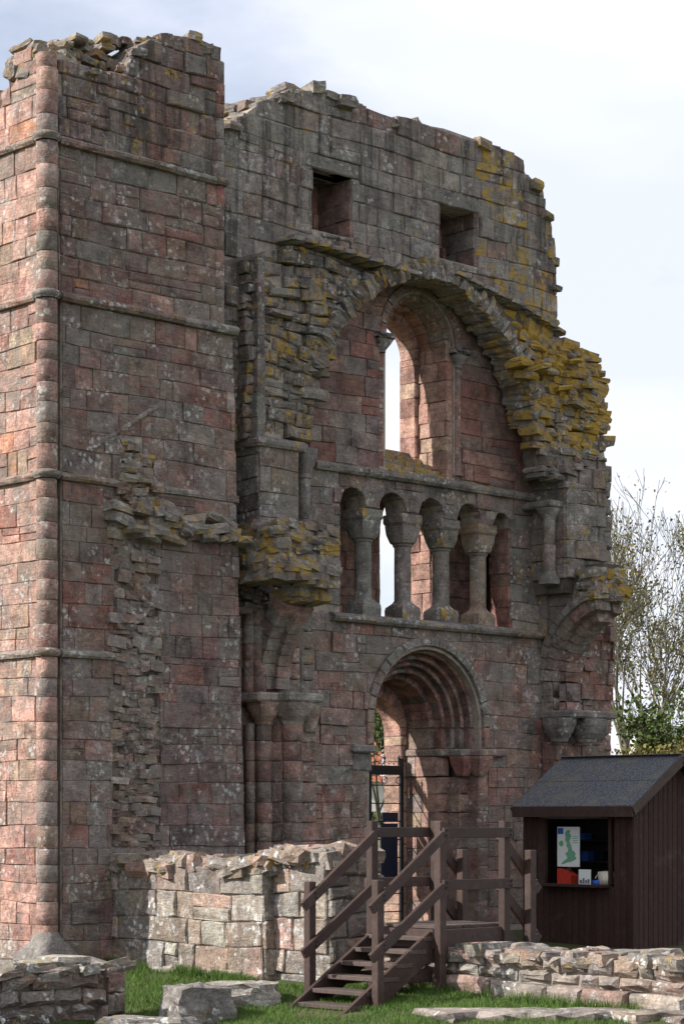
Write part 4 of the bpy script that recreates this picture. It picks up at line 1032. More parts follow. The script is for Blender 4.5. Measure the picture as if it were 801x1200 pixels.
v_, f_ = box(xB+.02, xB+.73, yB+.02, yA+.05, -.2, zB-.02, .01); W2.add('core_block', (v_, f_), PAL['mud']+(0,), MORTAR)
for i in range(120):
    y = U(yB, 0); x = U(xA+.05, xB+.7); z = (zA if y > yA else zB)
    edge = U(0, 1) < .4
    if edge: x = (xA if y > yA else xB)+U(.05, .2)
    W2.rub('rubble_stone', (x, y, z+U(-.05, .04)), (U(.16, .42), U(.2, .45), U(.09, .2)), pale(0, 0)[:3]+(.15,), mat=PALE)
W2.build()
# wall crossed by the staircase
xC = sx(545, sy(545, 1.3)); xC = 1.35
yC0, yC1 = -2.2, sy(860, xC)
rw = thing('low_boundary_wall', 'long low sunlit rubble wall of rounded blocks in front of the brown kiosk', 'wall', (xC+.4, -5.5, .25)); rw['kind'] = 'thing'
W3 = Masonry(rw)
zC = szz(1117, xC+.1, -6)
zbase = .05
fill(W3, XF(xC-.1), [(yC1, zbase), (yC0, zbase), (yC0, .43), (yC1, .43)], [zbase, .43], .44, pale, 0, -.3, mat=PALE, outj=.03, bev=.03, jit=.02, belly=.014, gap=.008)
cc_ = [.42, .56, .7, zC-.0]
fill(W3, XF(xC), [(yC1, .42), (yC0, .42), (yC0, zC), (yC1, zC)], [.42, .42+(zC-.42)*.45, zC], .3, pale, 0, -.25, mat=PALE, outj=.04, bev=.03, jit=.025, belly=.035, gap=.01)
v_, f_ = box(xC+.02, xC+.85, yC1, yC0, -.2, zC-.04, .01); W3.add('core_block', (v_, f_), PAL['mud']+(0,), MORTAR)
for i in range(260):
    y = U(yC1, yC0); x = xC+abs(rnd.gauss(0, .32))+.06; W3.rub('rubble_stone', (x, y, zC+U(-.09, .0)), (U(.16, .36), U(.18, .42), U(.08, .13)), pale(0, 0)[:3]+(.1,), Matrix.Rotation(U(-.5, .5), 3, 'Z') @ Matrix.Rotation(U(-.1, .1), 3, 'X'), mat=PALE)
W3.build()
# foreground stub at the lower left
fy = at(148, 21)[1]; fx1 = sx(146, fy); fx0 = sx(-60, fy)
ft = szz(1132, fx1, fy)
fwl = thing('foreground_wall_stub', 'short knee high stub of dark lichen spotted rubble stones with a squared end', 'wall', ((fx0+fx1)/2, fy+.3, 0)); fwl['kind'] = 'thing'
W4 = Masonry(fwl)
fg = lambda u, z: pick(dict(grey=3.4, mud=2, brown=1.4, light=1.2, rose=.9, dark=.5), .04)
fill(W4, YF(fy), [(fx0, -.3), (fx1-.22, -.3), (fx1-.22, ft), (fx0, ft)], courses(-.3, ft, .155, .3), .3, fg, 0, -.2, outj=.035, bev=.03, jit=.03, belly=.04, gap=.01, mat=PALE, warp=.08)
fill(W4, YF(fy), [(fx1-.22, -.3), (fx1, -.3), (fx1, ft), (fx1-.22, ft)], courses(-.3, ft, .2), .3, fg, 0.03, -.2, outj=.02, bev=.02, jit=.016, mat=PALE, gap=.008)
v_, f_ = box(fx0, fx1-.03, fy+.02, fy+.62, -.4, ft-.03, .02); W4.add('core_block', (v_, f_), PAL['mud']+(0,), CORE)
for i in range(70): W4.rub('rubble_stone', (U(fx0, fx1-.05), fy+U(.05, .6), ft+U(-.06, .0)), (U(.16, .4), U(.2, .4), U(.06, .12)), fg(0, 0), mat=PALE)
W4.rub('rubble_stone', (sx(92, fy), fy+.25, ft+.05), (.44, .4, .13), (.42, .38, .32, 0), Matrix.Identity(3), PALE)
W4.rub('rubble_stone', (sx(60, fy), fy+.25, ft+.02), (.4, .4, .12), (.28, .26, .2, .2), Matrix.Identity(3), PALE)
W4.build()
# loose blocks in the grass
def boulder(name, label, px, pyb, size, d, tint, rz=0, seed=0, grp=None):
    r = random.Random(seed); x, y = at(px, d); z = ground_z(x, y)
    import bmesh
    bm = bmesh.new(); bmesh.ops.create_cube(bm, size=1); bmesh.ops.subdivide_edges(bm, edges=bm.edges[:], cuts=6, use_grid_fill=True)
    off_ = Vector((seed*3.1, 2, 1))
    vs = []
    m = Matrix.Rotation(rz-TH, 3, 'Z')
    for v in bm.verts:
        p = v.co.copy(); p = p.lerp(p.normalized()*.62, .3); p += noise.noise_vector(p*2.2+off_)*.12+noise.noise_vector(p*5+off_)*.06+noise.noise_vector(p*12+off_)*.03
        p = Vector((p.x*size[0], p.y*size[1], p.z*size[2])); p = m @ p
        vs.append((p.x+x, p.y+y, p.z+z+size[2]*.28))
    fs = [tuple(v.index for v in f.verts) for f in bm.faces]; bm.free()
    o = mk(name, vs, fs, PALE, None, False, tint, loc=(x, y, z)); return tag(o, label, 'stone', grp)
boulder('fallen_block', 'large squarish fallen block with shaded front on the grass, right of the wall stub', 231, 1197, (.56, .5, .42), 20.9, PAL['grey']+(.05,), .5, 3, 'fallen blocks on the grass')
boulder('fallen_block', 'pale flat slab lying behind the squarish fallen block', 284, 1180, (.66, .5, .26), 21.6, PAL['light']+(0,), .2, 8, 'fallen blocks on the grass')
boulder('fallen_block', 'long low grey slab half sunk at the picture edge beside the wall stub', 172, 1200, (.8, .45, .24), 20.2, PAL['grey']+(.1,), -.2, 5, 'fallen blocks on the grass')
boulder('fallen_block', 'small rough dark stone at the very foot of the wall stub', 20, 1200, (.5, .4, .26), 20.0, PAL['dark']+(.1,), .6, 11, 'fallen blocks on the grass')
kb = thing('kerb_edging', 'row of sunken flat stones along the lower edge of the lawn below the rubble wall', 'kerb', (*at(640, 20.6), .15)); kb['kind'] = 'thing'
W5 = Masonry(kb)
px = 505
while px < 830:
    wd = U(24, 70); x, y = at(px+wd/2, 20.25-(px-505)*.0032); W5.rub('kerb_stone', (x, y, ground_z(x, y)+U(-.025, .01)), (.5, wd/2600*20*1.5, .11), pick(dict(light=2, grey=2, dark=.6, buff=1)), Matrix.Rotation(-.2+U(-.1, .1), 3, 'Z'), PALE); px += wd
W5.build()
# grass blades
GR = Bag()
def blade_ok(x, y):
    if x > xA-.06 and x < xB+.8 and y > yB and y < .3: return False
    if x > xC-.1 and y < yC0: return False
    if y > -.02 and x > -.1: return False
    if fx0 < x < fx1 and fy < y < fy+.6: return False
    return True
gvs = []; gfs = []
for i in range(150000):
    d = 19.2+(rnd.random()**.9)*6.2; X = U(-340, 420)/FOC*d
    x = CX+RX*X+FX*d; y = CY+RY*X+FY*d
    if not blade_ok(x, y): continue
    if noise.noise(Vector((x*2.2, y*2.2, 9)))+.5*noise.noise(Vector((x*7, y*7, 9)))+max(0, .5-abs(x-sx(442.5, -4.74)+.3))*max(0, 1-abs(y+4.3))*1.6 > .42 and rnd.random() < .8: continue
    z = ground_z(x, y); h = U(.02, .055)*(1.2 if noise.noise(Vector((x*1.3, y*1.3, 3))) > 0 else .8); a = U(0, 6.28); wx, wy = math.cos(a)*.004, math.sin(a)*.004; lx, ly = U(-.025, .025), U(-.025, .025)
    n = len(gvs); gvs += [(x-wx, y-wy, z-.005), (x+wx, y+wy, z-.005), (x+lx, y+ly, z+h)]; gfs.append((n, n+1, n+2))
for i in range(9000):
    k = i % 3
    if k == 0: x, y = xA-.08-abs(rnd.gauss(0, .05)), U(yA, 0)
    elif k == 1: x, y = xC-.14-abs(rnd.gauss(0, .06)), U(yC1, yC0)
    else: x, y = U(fx0, fx1+.1), fy-.05-abs(rnd.gauss(0, .05))
    if noise.noise(Vector((x*3, y*3, 8))) < -.05: continue
    z = ground_z(x, y); h = U(.05, .13); a = U(0, 6.28); wx, wy = math.cos(a)*.005, math.sin(a)*.005; n = len(gvs)
    gvs += [(x-wx, y-wy, z-.005), (x+wx, y+wy, z-.005), (x+U(-.05, .05), y+U(-.05, .05), z+h)]; gfs.append((n, n+1, n+2))
gr = mk('grass', gvs, gfs, BLADE, None, False, stuff=True)
# ================================================================== STAIRCASE
yN = -4.74; xG = sx(442.5, yN); yF = sy(363, xG); xBp = sx(515.5, yN); xCp = sx(590.5, yN); xDp = sx(621, yN)
PW = .088
st = thing('timber_staircase', 'brown timber steps with handrails climbing over the low rubble wall', 'staircase', ((xG+xBp)/2, (yN+yF)/2, .15))
pz = szz(1084, xBp+.1, yN+.2)
zr_ = lambda py, x, y: szz(py, x, y)
def post(x, y, z0, z1): 
    return mk('post', *box(x-PW/2, x+PW/2, y-PW/2, y+PW/2, z0, z1, .006), WOOD, st)
ztB = zr_(962, xBp, yN)
post(xG, yN, -.05, zr_(1031, xG, yN)); post(xG, yF, .0, zr_(1033, xG, yF))
post(xBp, yN, .0, ztB); post(xBp, yF, .1, ztB)
post(xCp, yN, .1, ztB); post(xCp, yF, .1, ztB)
ztD = zr_(996, xDp, yN); post(xDp, yN, .2, ztD); post(xDp, yF, .2, ztD)
r1, r2 = zr_(976, xBp, yN), zr_(1037, xBp, yN)
def rail(name, p0, p1, h=.1, t=.042): return mk(name, *bar(p0, p1, t, h), WOOD, st)
o_ = PW/2+.022
for y, s in ((yN, -1), (yF, -1)):
    for k, (pyl, zt) in enumerate(((1052, r1), (1110, r2))):
        zl = zr_(pyl, xG, yN); sl_ = (zt-zl)/(xBp-xG)
        rail('handrail' if k == 0 else 'mid_rail', (xG-.15, y+s*o_, zl-sl_*.15), (xBp-.02, y+s*o_, zt-.02))
        rail('handrail' if k == 0 else 'mid_rail', (xBp-.03, y+s*o_*(1 if y == yN else -1), zt), (xCp+.03, y+s*o_*(1 if y == yN else -1), zt))
        sl2 = -.95
        rail('handrail' if k == 0 else 'mid_rail', (xCp, y-s*o_, zt-.03), (xDp+.2, y-s*o_, zt-.03+sl2*(xDp+.2-xCp)))
# stringers and treads
xb0 = xG-.3; zb0 = .1; zt0 = pz-.1
sl_ = (zt0-zb0)/(xBp-xb0)
for y in (yN+.09, yF-.09):
    mk('stringer', *bar((xb0-.12, y, zb0-.12*sl_-.05), (xBp, y, zt0-.05), .045, .24), WOOD, st)
nt_ = 6
for i in range(nt_):
    t = (i+.0)/nt_; x = xb0+.06+(xBp-xb0)*(i)/nt_; z = zb0+.08+(pz-zb0-.08)*(i)/nt_
    mk('tread', *box(x-.03, x+.2, yN+.06, yF-.06, z-.022, z+.022, .006), TREAD, st)
# platform
for y in (yN+.02, yF-.02): mk('platform_beam', *box(xBp-.02, xCp+.06, y-.03, y+.03, pz-.26, pz-.035, .006), WOOD, st)
mk('platform_beam', *box(xBp-.05, xBp-.005, yN+.05, yF-.05, pz-.22, pz-.035, .006), WOOD, st)
n_ = 8
for i in range(n_):
    a = xBp+(xCp+.08-xBp)*i/n_; mk('deck_board', *box(a+.003, a+(xCp+.08-xBp)/n_-.003, yN-.01+.06, yF-.05, pz-.032, pz, .004), TREAD, st)
mk('cross_beam', *box(xG+.3, xBp, yF-.05, yF-.01, zr_(1150, xBp, yF), zr_(1136, xBp, yF), .005), WOOD, st)
mk('cross_beam', *box(xG+.3, xBp, yN+.1, yN+.14, zr_(1151, xBp, yN), zr_(1137, xBp, yN), .005), WOOD, st)
for y in (yN+.09, yF-.09): mk('stringer', *bar((xCp+.0, y, pz-.08), (xDp+.25, y, pz-.08-.95*(xDp+.25-xCp)), .045, .24), WOOD, st)
for i in range(4): mk('tread', *box(xCp+.1+i*.18, xCp+.3+i*.18, yN+.11, yF-.11, pz-.2-i*.17, pz-.16-i*.17, .005), WOOD, st)
for (x, y) in ((xG, yN), (xBp, yN), (xCp, yN), (xG, yF), (xBp, yF), (xDp, yN)):
    for zt in ((r1, r2) if x in (xBp, xCp) else (zr_(1052, xG, yN), zr_(1110, xG, yN)) if x == xG else (r1-.5, r2-.5)):
        for dz in (-.022, .022): mk('bolt', *tube([(x+.0, y-.02-o_, zt+dz), (x, y-.03-o_, zt+dz)], .009, 6), IRON, st)
# ================================================================== KIOSK
hx, hy = at(741, 27); hz0 = .12; ez = szz(944, hx, hy)
hyb = sy(613, hx)
hut = thing('ticket_kiosk', 'dark brown boarded wooden kiosk with grey felt roof and an open serving hatch', 'kiosk', (hx+.8, (hy+hyb)/2, hz0))
HWD = 1.62
hy0h, hy1h = sy(713, hx), sy(640, hx)
zc_h = szz(1037, hx, hy0h); zt_h = szz(960, hx, hy0h)
def hboard(x0, x1, y0, y1, z0, z1): return mk('cladding_board', *box(x0, x1, y0, y1, z0, z1, .008), HUTWOOD, hut)
y = hy; bw_ = .095
while y < hyb:
    e = min(y+bw_, hyb)
    if e > hy0h and y < hy1h:
        hboard(hx-.016, hx+.012, y+.003, e-.003, hz0, zc_h-.02)
        if ez-.03 > zt_h: hboard(hx-.016, hx+.012, y+.003, e-.003, zt_h, ez+.02)
    else: hboard(hx-.016, hx+.012, y+.003, e-.003, hz0, ez+.02)
    y = e
rz_ = szz(886, hx+.75, hy); xm = hx+.8
x = hx
while x < hx+HWD:
    e = min(x+bw_, hx+HWD); c = (x+e)/2; zt = rz_-.06-abs(c-xm)*(rz_-ez)/.95
    hboard(x+.003, e-.003, hy-.016, hy+.012, hz0, zt); hboard(x+.003, e-.003, hyb-.012, hyb+.016, hz0, zt); x = e
mk('back_wall', *box(hx+HWD-.02, hx+HWD+.01, hy, hyb, hz0, ez, .005), HUTWOOD, hut)
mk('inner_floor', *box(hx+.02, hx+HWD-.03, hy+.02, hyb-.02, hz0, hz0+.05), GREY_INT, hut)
mk('counter', *box(hx-.2, hx+.35, hy0h-.03, hy1h+.03, zc_h-.035, zc_h, .006), HUTWOOD, hut)
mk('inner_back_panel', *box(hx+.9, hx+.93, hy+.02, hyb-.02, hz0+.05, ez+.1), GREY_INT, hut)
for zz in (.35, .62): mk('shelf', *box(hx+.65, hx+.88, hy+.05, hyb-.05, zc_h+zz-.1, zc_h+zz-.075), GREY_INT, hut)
for yy in (hy0h-.045, hy1h+.005): mk('hatch_frame', *box(hx-.03, hx+.03, yy, yy+.04, zc_h, zt_h, .005), HUTWOOD, hut)
# corner trims
mk('corner_trim', *box(hx-.035, hx+.03, hy-.035, hy+.03, hz0, ez-.02, .006), HUTWOOD, hut)
# roof: two felt slopes, seam, fascia, barge boards, raised hatch flap
ov = .17; zE = ez+.03; slp = (rz_-ez)/.95
y0r, y1r = hy-.14, hyb+.03
for s in (-1, 1):
    xe = xm+s*(.95+.03); ze = rz_-slp*.98
    for a, b, nm in ((0., .5, 0), (.5, 1., 1)):
        xa, xb_ = xm+(xe-xm)*a, xm+(xe-xm)*(b+.015*(1-nm)); za, zb_2 = rz_-slp*abs(xa-xm), rz_-slp*abs(xb_-xm)
        t = .02+(1-nm)*.008
        vs = [(xa, y0r, za+t), (xb_, y0r, zb_2+t), (xb_, y1r, zb_2+t), (xa, y1r, za+t), (xa, y0r, za-.01), (xb_, y0r, zb_2-.01), (xb_, y1r, zb_2-.01), (xa, y1r, za-.01)]
        mk('roof_felt', vs, [(0, 1, 2, 3), (4, 5, 6, 7), (0, 1, 5, 4), (1, 2, 6, 5), (2, 3, 7, 6), (3, 0, 4, 7)], FELT, hut)
    mk('fascia_board', *box(xe-.012, xe+.012, y0r, y1r, ze-.12, ze+.012, .004), WOOD, hut)
    for yy in (y0r-.02, y1r): mk('barge_board', *bar((xm, yy+.01, rz_-.05), (xe, yy+.01, ze-.05), .022, .11), WOOD, hut)
    mk('soffit', *box(min(xe, hx if s < 0 else hx+HWD), max(xe, hx if s < 0 else hx+HWD), y0r+.02, y1r-.02, ze-.07, ze-.055, .003), HUTWOOD, hut)
mk('ridge_felt', *bar((xm, y0r, rz_+.025), (xm, y1r, rz_+.025), .16, .012), FELT, hut)
mk('hatch_flap', *bar((hx-.02, (hy0h+hy1h)/2, zt_h+.01), (hx-.16, (hy0h+hy1h)/2, zt_h+.03), hy1h-hy0h, .02), simple('grey_board', (.12, .11, .11), .6, .2, 12, .001), hut)
mk('base_plinth', *box(hx-.02, hx+HWD, hy-.0, hyb, -.1, hz0, .01), CORE, hut)
for i in range(22):
    yy = hy+.1+U(0, 1)*(hyb-hy-.2); zz = zc_h+(.265 if i % 2 else .535); hh = U(.08, .2); ww = U(.03, .12)
    c_ = (GREY_INT, CREAM, NAVY, BLUE, RED, GREENP)[rnd.choice((0, 1, 2, 2, 3, 5))]
    mk('stock_box', *box(hx+.66, hx+.8, yy, yy+ww, zz, zz+hh, .004), c_, hut)
# things shown in the hatch
def panel(y0, y1, z0, z1, x, mat, name, parent=None, t=.012):
    return mk(name, *box(x-t, x, y0, y1, z0, z1, .002), mat, parent)
my1, my0 = sy(653, hx+.1), sy(679, hx+.1); mz0, mz1 = szz(1016, hx+.1, my0), szz(969, hx+.1, my0)
mp_ = thing('map_poster', 'tall white poster of a green country map standing in the kiosk hatch', 'poster', (hx+.1, (my0+my1)/2, zc_h))
panel(my0, my1, mz0, mz1, hx+.1, WHITE, 'sheet', mp_)
mk('stand', *box(hx+.1, hx+.12, (my0+my1)/2-.03, (my0+my1)/2+.03, zc_h, mz1-.03), GREY_INT, mp_)
mw, mh = my1-my0, mz1-mz0
gb = [(.30, .07), (.42, .10), (.52, .12), (.64, .13), (.8, .17), (.88, .22), (.8, .27), (.84, .33), (.78, .38), (.68, .42), (.66, .5), (.6, .58), (.56, .64), (.6, .7), (.64, .78), (.56, .84), (.6, .92), (.44, .92), (.36, .84), (.38, .74), (.36, .66), (.44, .6), (.42, .52), (.5, .46), (.48, .38), (.36, .33), (.44, .27), (.46, .21), (.36, .17), (.26, .12), (.18, .06)]
mk('green_land_print', [(hx+.0855, my1-u*mw, mz0+v*mh) for u, v in gb], [tuple(range(len(gb)))], GREENP, mp_)
mk('green_island_print', [(hx+.0855, my1-u*mw, mz0+v*mh) for u, v in ((.12, .52), (.24, .5), (.3, .58), (.24, .66), (.12, .64), (.08, .58))], [(0, 1, 2, 3, 4, 5)], GREENP, mp_)
panel(my1-.28*mw, my1-.03*mw, mz0+.82*mh, mz0+.97*mh, hx+.0865, BLUE, 'blue_square_print', mp_, .0015)
for k in range(4): panel(my1-.95*mw, my1-.7*mw, mz0+(.6+.05*k)*mh, mz0+(.615+.05*k)*mh, hx+.0865, GREENP, 'text_line', mp_, .0015)
ry1, ry0 = sy(651, hx), sy(667, hx); rz1 = szz(1018, hx, ry0)
rt_ = [(hx+.02, ry1, zc_h), (hx+.02, ry0, zc_h), (hx+.02, ry0, zc_h+(rz1-zc_h)*.55), (hx+.02, (ry0+ry1)/2, rz1-.02), (hx+.02, ry1, rz1)]
rt2 = [(a+.14, b, c) for a, b, c in rt_]
tag(mk('red_pouch', rt_+rt2, [(0, 1, 2, 3, 4), (5, 6, 7, 8, 9)]+[(i, (i+1) % 5, (i+1) % 5+5, i+5) for i in range(5)], RED, None, loc=(hx+.08, ry0, zc_h)), 'bright red pouch with slanting top at the back corner of the kiosk counter', 'pouch')
cy0, cy1 = sy(692, hx-.05), sy(678, hx-.05); cz1 = szz(1019, hx, cy0)
lf_ = thing('leaflet_card', 'small white card with grey skyline print propped on the kiosk counter', 'leaflet', (hx-.05, (cy0+cy1)/2, zc_h))
panel(cy0, cy1, zc_h, cz1, hx-.05, WHITE, 'card', lf_)
mk('foot', *box(hx-.05, hx+.03, (cy0+cy1)/2-.02, (cy0+cy1)/2+.02, zc_h, zc_h+.03), WHITE, lf_)
GREYP = simple('grey_print', (.12, .13, .15), .6, .1, 20, .0005)
for a, b, h in ((.1, .3, .3), (.35, .5, .42), (.55, .7, .3), (.75, .92, .36)): panel(cy1-b*(cy1-cy0), cy1-a*(cy1-cy0), zc_h+.01, zc_h+h*(cz1-zc_h), hx-.063, GREYP, 'skyline_print', lf_, .0015)
ty0, ty1 = sy(714, hx), sy(701, hx); tz1 = szz(1021, hx, ty0)
tb = thing('canvas_bag', 'cream canvas bag with looped handle slumped at the near end of the kiosk counter', 'bag', (hx+.05, (ty0+ty1)/2, zc_h))
mk('bag_body', *[[(hx+.05+(v.x*.16), (ty0+ty1)/2+v.y*(ty1-ty0)*1.1, zc_h+.08+v.z*.17) for v in TPL[3][0]], TPL[3][1]], CREAM, tb, True)
mk('handle', *tube([(hx-.02, ty1-.01+.05*math.cos(t), zc_h+.06+.06*math.sin(t)) for t in [math.pi*.1+i*math.pi*1.5/9 for i in range(10)]], .006, 6), CREAM, tb, True)
by = sy(697, hx-.05)
tag(mk('blue_purse', [(hx-.02+v.x*.1, by+v.y*.09, zc_h+.025+v.z*.06) for v in TPL[5][0]], TPL[5][1], BLUE, None, True, loc=(hx, by, zc_h)), 'tiny blue purse between the card and the cream bag on the counter', 'purse')
# ================================================================== IRON GATE
gy = MY+1.0; gx = lambda px: sx(px, gy); gz = lambda py: szz(py, gx(450), gy)
gt = thing('iron_gate', 'black wrought iron gate with scrolled top and navy board inside the arched doorway', 'gate', (gx(443), gy, .42))
g0, g1 = dc[0]-.51, dc[0]+.51; ztop = gz(897); zbt = .45
def ib(nm, a, b, w=.018, h=.018): return mk(nm, *bar(a, b, w, h, bv=.002), IRON, gt)
n_ = 11
for i in range(n_+1):
    x = g0+(g1-g0)*i/n_; o = ib('upright_bar', (x, gy, zbt), (x, gy, ztop+.02), .014, .014) if 0 < i < n_ else None
for x in (g0, gx(432.5), g1): mk('stile', *box(x-.03, x+.03, gy-.02, gy+.02, zbt-.02, ztop+.1, .004), IRON, gt)
zz = zbt
while zz < ztop-.1: ib('cross_bar', (g0, gy-.012, zz), (g1, gy-.012, zz), .012, .016); zz += .245
mk('top_band', *box(g0, g1, gy-.025, gy+.01, gz(908), ztop, .003), IRON, gt)
for i in range(n_):
    xm_ = g0+(g1-g0)*(i+.5)/n_
    for s in (-1, 1):
        p = [(xm_+s*(.006+.03*(1-t/9))*1.0*math.cos(t*.75), gy, ztop+.035+.03*math.sin(t*.75)*(1-t/14)) for t in range(10)]
    mk('scroll', *tube(p, .0055, 5), IRON, gt, True)
    if i % 3 == 1:
        mk('finial', *tube([(xm_, gy, ztop), (xm_, gy, ztop+.07), (xm_, gy, ztop+.1), (xm_, gy, ztop+.15)], [.008, .008, .02, .002], 6), IRON, gt, True)
        p = [(xm_+.05*math.cos(t*.5), gy, ztop-.2+.05*math.sin(t*.5)) for t in range(13)]; mk('ring', *tube(p, .006, 5), IRON, gt, True)
mk('board', *box(gx(443.5), gx(463), gy-.05, gy-.03, gz(1034), gz(965), .004), NAVY, gt)
mk('board', *box(gx(445), gx(463.5), gy-.05, gy-.03, gz(962), gz(952), .003), NAVY, gt)
# ================================================================== TREES
def tree(name, label, base, h, seed, leafm, nleaf, spread=.33, r0=.13, lean=0., lsize=.05, levels=5, fork=.28):
    r = random.Random(seed); x0, y0 = base; z0 = ground_z(x0, y0)-.1
    t = thing(name, label, 'tree', (x0, y0, z0), 'trees beyond the ruin')
    trunk = Bag(); limbs = Bag(); twigs = Bag(); tips = []
    def grow(p, d, ln, rad, lv):
        n = 4; pts = [p]; rr = [rad]; q = p.copy(); dd = d.copy()
        for i in range(n):
            dd = (dd+Vector((r.uniform(-1, 1), r.uniform(-1, 1), r.uniform(-.3, .7)))*.13).normalized(); q = q+dd*ln/n; pts.append(q.copy()); rr.append(max(.006, rad*(1-.42*(i+1)/n)))
            if lv >= min(4, levels-1): tips.append((q.copy(), lv))
        b = trunk if lv == 0 else limbs if lv <= 2 else twigs
        b.add(*tube([tuple(a) for a in pts], rr, 7 if lv < 2 else 4 if lv < 4 else 3))
        if lv < levels:
            k = 3 if lv < 2 else r.choice((2, 3, 3))
            for j in range(k):
                ax = Vector((r.uniform(-1, 1), r.uniform(-1, 1), 0)).normalized(); nd = (dd+ax*spread*r.uniform(.6, 1.8)+Vector((0, 0, .1))).normalized()
                i = 4 if j < 2 else r.choice((2, 3)); grow(pts[i], nd, ln*r.uniform(.62, .86), rr[i]*r.uniform(.6, .8), lv+1)
    grow(Vector((x0, y0, z0)), Vector((lean, 0, 1)).normalized(), h*fork, r0, 0)
    trunk.build('trunk', BARK, t, True, False); limbs.build('limb', BARK, t, True, False); twigs.build('twigs', BARK, t, False, True)
    lv = []; lf = []
    for i in range(nleaf):
        p, _ = tips[r.randrange(len(tips))]; hz = (p.z-z0)/h
        if r.random() > 1.25-hz*.9: continue
        c = p+Vector((r.gauss(0, .1), r.gauss(0, .1), r.gauss(0, .1))); s = lsize*r.uniform(.6, 1.5)
        a = Vector((r.uniform(-1, 1), r.uniform(-1, 1), r.uniform(-1, 1))).normalized()*s; b = a.cross(Vector((r.uniform(-1, 1), r.uniform(-1, 1), r.uniform(-1, 1)))).normalized()*s*.6
        k = len(lv); lv += [tuple(c-a), tuple(c-b), tuple(c+a), tuple(c+b)]; lf.append((k, k+1, k+2, k+3))
    mk('crown', lv, lf, leafm, t, False, stuff=True)
tree('autumn_tree', 'thinning autumn tree with pale forked trunk beside the ruin wall end', at(741, 46), 8.9, 5, LEAF, 4600, .36, .2, .03, .036, 7, .25)
tree('autumn_tree', 'taller half bare tree with yellowing leaves rising behind the kiosk roof', at(786, 50), 9.2, 12, LEAF, 5000, .38, .2, -.02, .036, 7, .25)
tree('garden_tree', 'leafy low tree filling the gap just above the kiosk roof', at(764, 40), 4.3, 23, LEAF, 9000, .5, .12, .04, .04, 6, .22)
tree('garden_tree', 'small green tree glimpsed through the arched doorway beside the gate', at(432, 44), 4.6, 31, LEAFG, 9000, .5, .08, 0, .05, 5, .25)
tree('garden_tree', 'bare branched tree glimpsed through the top of the arched doorway', at(448, 40), 5.0, 44, LEAFG, 5000, .5, .08, 0, .045, 5, .3)
tree('garden_tree', 'green tree standing beyond the kiosk roof at the right edge', at(815, 44), 5.6, 52, LEAFG, 7000, .5, .1, 0, .05, 6, .22)
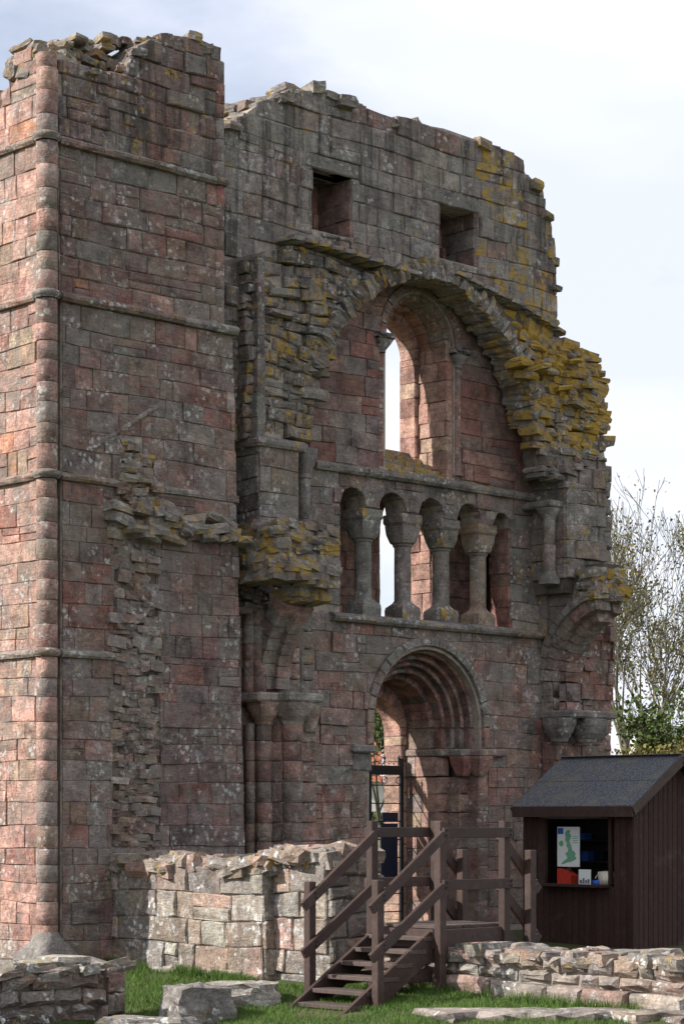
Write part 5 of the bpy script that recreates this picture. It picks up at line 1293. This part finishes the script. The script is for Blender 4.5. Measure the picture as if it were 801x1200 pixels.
# ================================================================== FAR HOUSES AND HEDGE
def house(name, label, px0, px1, d, z0, ze_, zr2, wall, roof, depthm=6):
    x0, y0 = at(px0, d); x1, y1 = at(px1, d); ax = Vector((x1-x0, y1-y0, 0)); ln = ax.length; ax.normalize(); nn = Vector((-ax.y, ax.x, 0))
    t = thing(name, label, 'house', ((x0+x1)/2, (y0+y1)/2, z0), 'houses beyond the ruin')
    B = lambda u, v, z: tuple(Vector((x0, y0, 0))+ax*u+nn*v+Vector((0, 0, z)))
    D = depthm; q = D/2
    mk('wall', [B(0, 0, z0), B(ln, 0, z0), B(ln, D, z0), B(0, D, z0), B(0, 0, ze_), B(ln, 0, ze_), B(ln, D, ze_), B(0, D, ze_), B(0, q, zr2), B(ln, q, zr2)], [(0, 1, 5, 4), (2, 3, 7, 6), (1, 2, 6, 9, 5), (3, 0, 4, 8, 7)], wall, t)
    bg_ = Bag(); rows = 9
    for s in (0, 1):
        for i in range(rows):
            for j in range(int(ln/.35)):
                u = j*.35; a, b = i/rows, (i+1.1)/rows
                va, vb = ((-.25+(q+.25)*a, -.25+(q+.25)*b) if s == 0 else (D+.25-(q+.25)*a, D+.25-(q+.25)*b))
                za, zb = ze_-.1+(zr2+.1-ze_)*a, ze_-.1+(zr2+.1-ze_)*b
                p = [B(u, va, za+.07), B(u+.17, va, za+.11), B(u+.34, va, za+.07), B(u+.34, vb, zb+.03), B(u+.17, vb, zb+.07), B(u, vb, zb+.03)]
                bg_.add(p, [(0, 1, 4, 5), (1, 2, 3, 4)])
    bg_.build('roof_tiles', roof, t)
    for k in range(max(1, int(ln/2.6))):
        u = 1+k*2.4
        if u+1 > ln: break
        for zz in ([z0+1] if ze_-z0 < 3.6 else [z0+1, z0+3.4]):
            if zz+1.1 > ze_: continue
            wv, wf = [B(u, -.03, zz), B(u+.9, -.03, zz), B(u+.9, -.03, zz+1.1), B(u, -.03, zz+1.1), B(u, .05, zz), B(u+.9, .05, zz), B(u+.9, .05, zz+1.1), B(u, .05, zz+1.1)], [(0, 1, 2, 3), (0, 1, 5, 4), (1, 2, 6, 5), (2, 3, 7, 6), (3, 0, 4, 7)]
            wn = mk('window', wv, wf, WHITE, t); ORG[wn.name] = ORG[t.name]
            for a in (0, 1): mk('pane', [B(u+.07+a*.4, -.035, zz+.07), B(u+.43+a*.4, -.035, zz+.07), B(u+.43+a*.4, -.035, zz+1.03), B(u+.07+a*.4, -.035, zz+1.03)], [(0, 1, 2, 3)], GLASS, wn)
    c = mk('chimney', *box(-.35, .35, -.3, .3, 0, 1.6, .02), RENDER, t); cpos = Vector(B(ln*.85, q, zr2-.6))-ORG[t.name]; c.location = (0, 0, 0)
    for v in c.data.vertices: v.co = v.co+ORG[t.name]+cpos
house('village_house', 'low house with red tiled roof glimpsed through the arched doorway', 405, 458, 62, 0, 3.0, 4.7, RENDER, ROOFRED)
house('village_house', 'white rendered house partly hidden by the trees beyond the kiosk roof', 752, 900, 76, 0, 4.1, 5.2, RENDER, simple('slate_roof', (.09, .095, .11), .7, .3, 4, .01))
hb = Bag()
for i in range(26000):
    px = U(380, 900); d = 56+U(-1, 1)+(8 if px > 700 else 0); x, y = at(px, d); h = .2+U(0, 1)*(1.9+.5*noise.noise(Vector((px*.03, 0, 0))))
    c = Vector((x, y, h)); a = Vector((U(-1, 1), U(-1, 1), U(-1, 1))).normalized()*.13; b = a.cross(Vector((U(-1, 1), U(-1, 1), U(-1, 1)))).normalized()*.08
    hb.add([c-a, c-b, c+a, c+b], [(0, 1, 2, 3)])
hd = hb.build('hedge', LEAFG, None, False, True)
